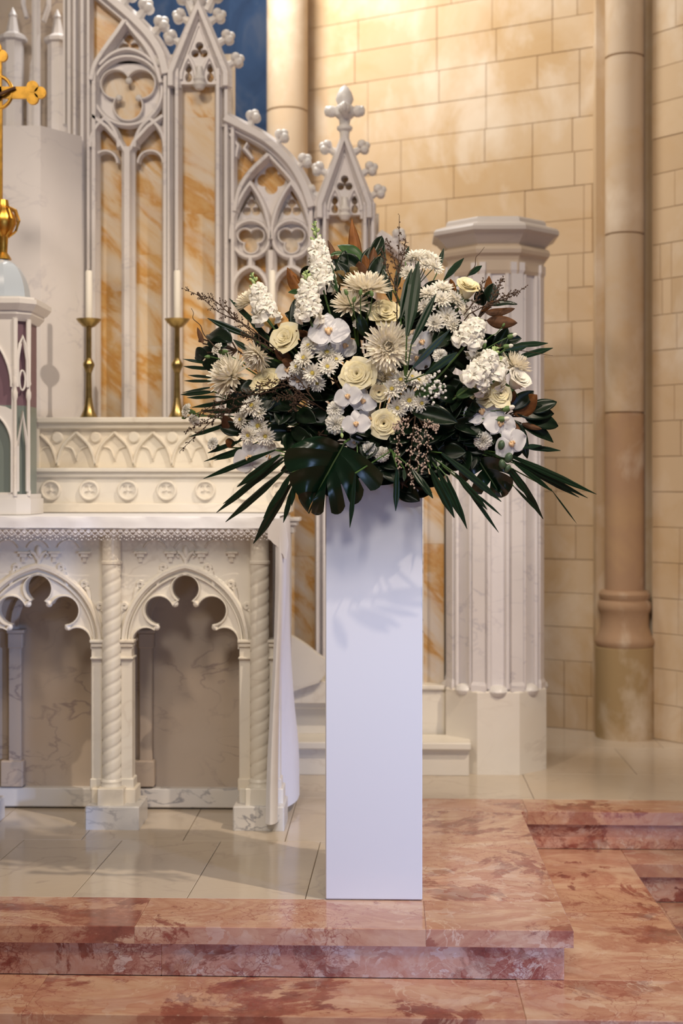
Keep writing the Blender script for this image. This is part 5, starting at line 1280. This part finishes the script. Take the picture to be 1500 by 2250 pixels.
orchid('white moth orchid right of the big spider chrysanthemum, behind dark blades', [(925,750,36,(.2,-.95,.1),.3,.02),(917,785,34,(.1,-.9,-.3),-.5,.03)])
orchid('white moth orchids with dark buds at the lower right', [(1057,902,40,(0,-.95,.2),.2,.0),(1098,928,38,(.3,-.9,.1),-.1,-.02),(1121,972,40,(.35,-.9,-.1),.5,-.03)], ((1101,978,22,80),(1117,1006,24,70),(1103,1020,22,100),(1114,1029,20,60),(946,746,14,80),(947,757,14,80))[:4])
orchid('shaded moth orchid left of the central daisy spray', [(632,812,32,(-.3,-.8,.3),.2,.02),(655,835,26,(0,-.9,0),-.5,.03)])
# baby's breath
p = W(952, 845, depthY(952, 845, -.02)); gy = thing('gypsophila', "tuft of tiny white baby's breath right of the daisy spray", 'gypsophila', p); g = G(); h = G()
for i in range(70):
    x, y = 952+rng.gauss(0, 13), 848+rng.gauss(0, 17); q = W(x, y, depthY(x, y, -.03+rng.uniform(-.015,.015))); sphere(g, q, rng.uniform(2.2,4.2)*mpx(3.6), 6, 4); tube(h, [q, p+Vector((0,.03,-.02))], .0005, 3)
part('florets', g, M['breath'], gy, kind='stuff'); tube(h, stem_pts(p+Vector((0,.03,-.02)), (0,-1,0)), .0015, 4); part('stem', h, M['stem'], gy)
# magnolia branches
leafy('magnolia_branch', 'magnolia branch at the very top with brown-backed leaves', 'magnolia', [
 ('rust',(792,592),(770,502),30,True,(.2,.2)),('mag',(805,618),(822,545),34,True,(-.2,.3)),('green',(800,575),(741,528),32,False,(.1,.8)),('dark',(812,570),(842,516),28,False,(.3,.2)),('dark',(756,622),(757,548),30,False,(-.3,.2)),
 ('olive',(770,622),(735,598),36,True,(0,.5)),('olive',(800,618),(766,588),32,True,(.1,.3)),('mag',(730,585),(722,530),18,True,(-.4,.1)),('green',(760,560),(724,560),16,False,(0,.9)),('rust',(780,625),(772,598),24,True,(.1,.2)),('dark',(790,590),(748,560),34,False,(0,.3)),('dark',(760,600),(730,570),30,False),('dark',(800,600),(815,540),30,False),('olive',(785,630),(758,600),32,True,(.2,.3)),('dark',(770,625),(740,575),36,False),('mag',(795,625),(790,575),34,True,(-.2,.2)),('dark',(815,615),(838,560),32,False),('rust',(812,600),(800,560),22,True),('dark',(745,640),(722,610),32,False),('mag',(745,600),(735,560),24,True)], node=(775,640))
leafy('magnolia_branch', 'small magnolia sprig at the left of the tallest stock, one leaf brown', 'magnolia', [('rust',(668,646),(631,590),32,True,(.2,.2)),('green',(668,648),(634,640),18,False,(0,.8)),('dark',(655,735),(645,655),34,False,(-.2,.2)),('mag',(690,735),(648,727),18,True,(0,.4)),('dark',(660,600),(700,585),20,False)], node=(665,700))
leafy('magnolia_branch', 'magnolia sprig at the upper right with an upright rust leaf', 'magnolia', [('rust',(1076,668),(1072,608),22,True,(.2,.1)),('dark',(1062,672),(1052,632),30,False,(-.5,.6)),('dark',(1072,664),(1084,622),34,False,(.3,.5)),('mag',(1064,686),(1130,684),22,True,(0,.6)),('dark',(1075,672),(1136,660),22,False,(0,1.2)),('mag',(1068,704),(1136,712),30,True,(0,.2)),('rust',(1002,646),(988,612),14,True,(.1,.1)),('rust',(1056,685),(1085,660),12,True,(0,.3))], node=(1050,700))
leafy('magnolia_branch', 'magnolia branch at the far right with one orange-brown leaf', 'magnolia', [('rust',(1128,912),(1180,868),46,True,(.1,.2)),('dark',(1160,905),(1224,878),34,False,(.3,.6)),('dark',(1150,915),(1232,932),44,False,(.1,.4)),('dark',(1140,935),(1220,968),34,False,(.1,.7)),('dark',(1125,920),(1163,1005),30,False,(.3,.2)),('mag',(1110,890),(1132,858),20,True,(0,.2)),('dark',(1120,900),(1172,858),34,False,(0,.1)),('mag',(1125,920),(1143,955),16,True,(.2,.2)),('mag',(1145,930),(1190,945),14,True,(.2,.2)),('dark',(1130,905),(1222,905),40,False)], node=(1105,915))
leafy('magnolia_branch', 'shaded magnolia leaves at the lower left, brown sides outward', 'magnolia', [('mag',(520,958),(488,912),32,True,(.1,.2)),('rust',(518,975),(494,970),22,True,(.1,.2)),('dark',(530,950),(480,935),34,False),('mag',(640,790),(600,770),26,True,(0,.2)),('mag',(650,800),(615,795),24,True,(0,.3))], node=(560,930))
leafy('leafy_branch', 'branch of dark heart-shaped leaves and tiny brown leaves at the far left', 'branch', [('dark',(510,752),(446,722),44,False,(-.2,.5)),('dark',(455,775),(420,785),36,False,(-.2,.1)),('dark',(500,760),(450,748),34,False,(-.2,.3)),('mag',(446,755),(434,722),12,True),('mag',(444,745),(436,752),10,True),('dark',(480,790),(425,760),30,False),('dark',(490,800),(440,800),36,False)], node=(520,770))
# curly twigs
def twig(label, pts, r=.0014):
    p0 = W(pts[0][0], pts[0][1], depthY(*pts[0], -.02)); t = thing('curly_twig', label, 'twig', p0); g = G(); P = cr([W(x, y, depthY(x, y, -.03)) for x, y in pts], 6); tube(g, P, [r*(1.2-.8*i/len(P)) for i in range(len(P))], 5); tube(g, [P[0], P[0]*.5+F0*.5, F0], r, 4)
    part('stem', g, M['twig'], t); return t
twig('thin curly brown twig at the far left over the dark leaves', [(470,760),(448,735),(440,715),(424,700),(425,688),(420,677)])
twig('thin bare twig at the upper right above the yellow rose', [(1020,620),(1032,597),(1043,585),(1045,566),(1054,556),(1064,543)])
twig('fine pale stem crossing the right palm blades', [(1140,770),(1180,776),(1214,782)], .0009)
# palm fronds
palm('palm frond fanning out low on the left over the altar cloth', [((604,989),(446,1051),17),((623,1005),(474,1126),20),((625,1012),(489,1107),16),((630,1030),(494,1147),22),((633,1056),(577,1139),18),((640,1062),(555,1195),24),((645,1066),(622,1149),14),((650,1050),(640,1112),12),((615,1000),(520,1070),22),((640,1040),(600,1110),18)], (690,1010), -.03)
palm('palm frond pointing left over the carved shelf', [((530,968),(455,995),14),((560,975),(447,1014),12),((560,985),(470,1011),12),((521,925),(414,960),14),((470,861),(396,866),16),((480,872),(410,873),12),((560,870),(492,845),12),((540,905),(440,902),14),((620,905),(540,922),12),((520,880),(420,895),13)], (640,930), .02)
palm('palm frond at the left edge, short blades beside the brass candlestick', [((470,812),(402,804),12),((470,800),(401,788),12),((470,838),(404,836),10),((480,830),(412,824),10),((470,850),(400,862),10)], (560,850), .03)
palm('palm frond at the upper left, long blades leaning out', [((556,744),(455,698),20),((585,735),(503,655),16),((600,760),(540,690),16),((560,780),(512,745),18)], (640,800), .03)
palm('upright palm blades in the upper middle, the tallest one dark', [((893,738),(920,572),34,.2,-.03),((903,757),(958,645),20,.2,-.03),((906,808),(988,724),18,.2,-.04),((935,822),(1004,774),22,.2,-.04),((880,700),(905,590),26,.2,-.01)], (890,840), -.06)
palm('palm blades behind the top flowers, tips showing over the white buttons', [((975,615),(1019,566),18,.1,.04),((1028,605),(1059,583),16,.1,.04),((858,660),(841,590),26,.1,.0),((846,600),(838,516),14,.1,.05),((868,640),(880,575),18,.1,.05),((960,600),(975,545),14,.1,.05),((890,570),(898,540),10,.1,.05)], (900,720), .03)
palm('palm blades at the right edge pointing sideways above the rose', [((1120,760),(1204,753),18),((1130,787),(1215,764),18),((1110,770),(1160,760),18),((1100,775),(1140,800),20)], (1060,800), .02)
palm('single palm blade pointing right below the orange magnolia leaf', [((1140,980),(1232,990),16,.2,.03),((1130,985),(1190,978),14)], (1060,960), .02)
palm('long palm frond reaching furthest right with split tips', [((1125,1005),(1311,1086),17),((1125,1010),(1292,1094),15),((1125,1012),(1273,1093),16),((1130,1018),(1215,1080),16),((1211,1076),(1267,1151),5),((1124,1000),(1290,1075),15)], (1040,985), .0)
palm('palm blades dropping down right below the dark buds', [((1126,1030),(1194,1141),18),((1128,1068),(1190,1132),8),((1110,1020),(1160,1090),18)], (1040,990), .0)
palm('palm frond hanging right of the pedestal in front of the marble pier', [((970,995),(1102,1102),20),((1013,1056),(1096,1170),12),((1040,1080),(1102,1134),7),((981,1046),(1026,1163),16),((945,1030),(998,1138),24),((915,1040),(951,1095),18),((960,1030),(1014,1140),18),((1000,1040),(1070,1120),18)], (930,990), -.02)
palm('few short palm blades hanging in front of the white pedestal', [((872,1026),(869,1123),16),((888,1030),(888,1057),10),((780,1040),(768,1160),13),((905,1030),(930,1070),14)], (860,990), -.07)
# monstera leaves
monstera('big split monstera leaf hanging in front of the pedestal', [
 ((753,979),(744,997),(815,1096),(857,1040),-.02),((745,995),(732,1018),(768,1126),(812,1078),-.025),((733,1016),(717,1043),(722,1139),(768,1120),-.02),((718,1041),(698,1080),(676,1131),(716,1134),-.01),
 ((753,979),(741,999),(622,985),(690,955),-.01),((742,997),(727,1025),(626,1042),(620,982),-.02),((728,1023),(698,1082),(650,1090),(627,1040),-.02),((700,1078),(690,1098),(676,1131),(648,1086),-.01)],
 [(757,972),(745,995),(728,1025),(700,1078),(678,1128)], (3.50, 3.55), (0, 1, 2, 3))
monstera('dark split monstera leaf low on the right in front of the pier', [
 ((1050,1008),(1066,1035),(1131,1052),(1110,1008),-.02),((1064,1032),(1088,1068),(1120,1085),(1132,1052),-.02),((1086,1066),(1094,1082),(1102,1095),(1121,1084),-.01),
 ((1050,1008),(1062,1030),(1020,1070),(1000,1030),-.02),((1062,1030),(1078,1056),(1060,1092),(1026,1076),-.02),((1078,1054),(1094,1082),(1101,1095),(1072,1090),-.01)],
 [(1046,1002),(1064,1032),(1086,1066),(1101,1093)], (3.60, 3.66), (0, 3, 4))
# waxflower
sprig('brown waxflower sprig reaching furthest up at the left, beside the second candle', [[(590,752),(540,715),(480,685),(440,652),(402,634)],[(560,735),(520,700),(490,661)],[(520,705),(470,660),(432,648)],[(600,770),(560,745),(530,735)]], 12, 26, seed=2)
sprig('tall thin brown waxflower sprig standing at the top right of centre', [[(872,722),(872,640),(876,560),(877,472)],[(874,600),(862,560),(850,524)],[(876,600),(886,560),(891,524)],[(873,640),(850,590),(838,545)]], 11, 18, seed=3)
sprig('brown waxflower sprig at the upper right over the marble pier', [[(1030,690),(1080,665),(1120,652),(1160,626)],[(1080,660),(1095,630),(1106,607)],[(1060,680),(1110,650),(1142,640)],[(1020,690),(1050,650),(1062,610)]], 10, 20, 'wax_bud', 1.6, seed=4)
sprig('dark waxflower sprig spreading left below the far left chrysanthemum', [[(600,860),(540,870),(480,885),(420,920)],[(520,890),(460,930),(394,993)],[(500,905),(450,925),(405,950)],[(620,850),(560,860),(500,862)],[(560,880),(500,900),(440,905)]], 11, 24, 'wax_bud', 1.6, seed=5)
sprig('dark waxflower tuft in the left centre in front of the cream rose', [[(680,880),(640,850),(590,840),(560,852)],[(690,880),(650,830),(615,838)],[(690,890),(640,870),(600,880)],[(670,880),(650,870),(640,905)]], 12, 24, 'wax_bud', 1.6, seed=6)
sprig('pale-budded waxflower hanging in front of the pedestal right of the lowest rose', [[(912,915),(905,970),(900,1030),(910,1072)],[(920,920),(940,960),(935,1010),(928,1040)],[(905,920),(880,950),(872,1000),(880,1030)],[(925,925),(950,935),(960,945)],[(915,930),(920,980),(915,1050)],[(900,915),(875,930),(868,945)]], 10, 18, 'wax_pink', 1.9, -.07, seed=7)
# dark filler leaves that close the heart of the arrangement
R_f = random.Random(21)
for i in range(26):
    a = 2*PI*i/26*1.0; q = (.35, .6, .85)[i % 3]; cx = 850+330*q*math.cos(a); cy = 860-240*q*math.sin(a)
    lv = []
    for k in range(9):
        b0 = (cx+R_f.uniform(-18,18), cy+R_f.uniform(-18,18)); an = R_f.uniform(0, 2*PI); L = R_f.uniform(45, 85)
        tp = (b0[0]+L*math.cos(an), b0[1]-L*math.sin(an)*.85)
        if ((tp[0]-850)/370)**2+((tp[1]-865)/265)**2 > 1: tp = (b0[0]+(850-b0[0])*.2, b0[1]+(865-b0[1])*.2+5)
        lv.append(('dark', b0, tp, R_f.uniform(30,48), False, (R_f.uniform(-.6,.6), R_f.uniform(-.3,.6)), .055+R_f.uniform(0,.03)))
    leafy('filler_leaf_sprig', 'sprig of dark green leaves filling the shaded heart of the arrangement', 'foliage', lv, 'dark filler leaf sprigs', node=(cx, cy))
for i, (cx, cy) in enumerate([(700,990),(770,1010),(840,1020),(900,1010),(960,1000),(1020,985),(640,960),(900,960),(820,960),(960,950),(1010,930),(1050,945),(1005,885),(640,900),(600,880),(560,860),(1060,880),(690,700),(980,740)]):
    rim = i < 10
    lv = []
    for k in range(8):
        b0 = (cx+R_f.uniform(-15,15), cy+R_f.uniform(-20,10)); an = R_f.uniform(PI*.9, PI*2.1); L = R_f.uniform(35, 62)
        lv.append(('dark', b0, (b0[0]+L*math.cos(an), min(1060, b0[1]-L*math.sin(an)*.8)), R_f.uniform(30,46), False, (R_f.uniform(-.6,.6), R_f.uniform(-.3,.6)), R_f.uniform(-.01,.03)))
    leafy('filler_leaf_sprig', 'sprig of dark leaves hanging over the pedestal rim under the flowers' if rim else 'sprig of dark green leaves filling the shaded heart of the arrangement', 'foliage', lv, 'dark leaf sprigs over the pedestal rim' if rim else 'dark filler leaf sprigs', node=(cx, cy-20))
for x, y, tx, ty, lab in ((905,905,1005,925,'broad dark leaf right of the pale waxflower, under the rose pair'),(1000,870,1048,855,'mid-green leaf left of the yellow-cream rose'),(910,870,975,846,"ribbed green leaf across the baby's breath"),(700,570,742,640,'bright green stock leaf right of the tallest stock spike'),(800,740,790,690,'curled dark leaf left of the big spider chrysanthemum')):
    leafy('single_leaf', lab, 'leaf', [('green' if 'green' in lab else 'dark', (x,y), (tx,ty), 46 if 'broad' in lab else 26, False, (0,.4), -.03)])
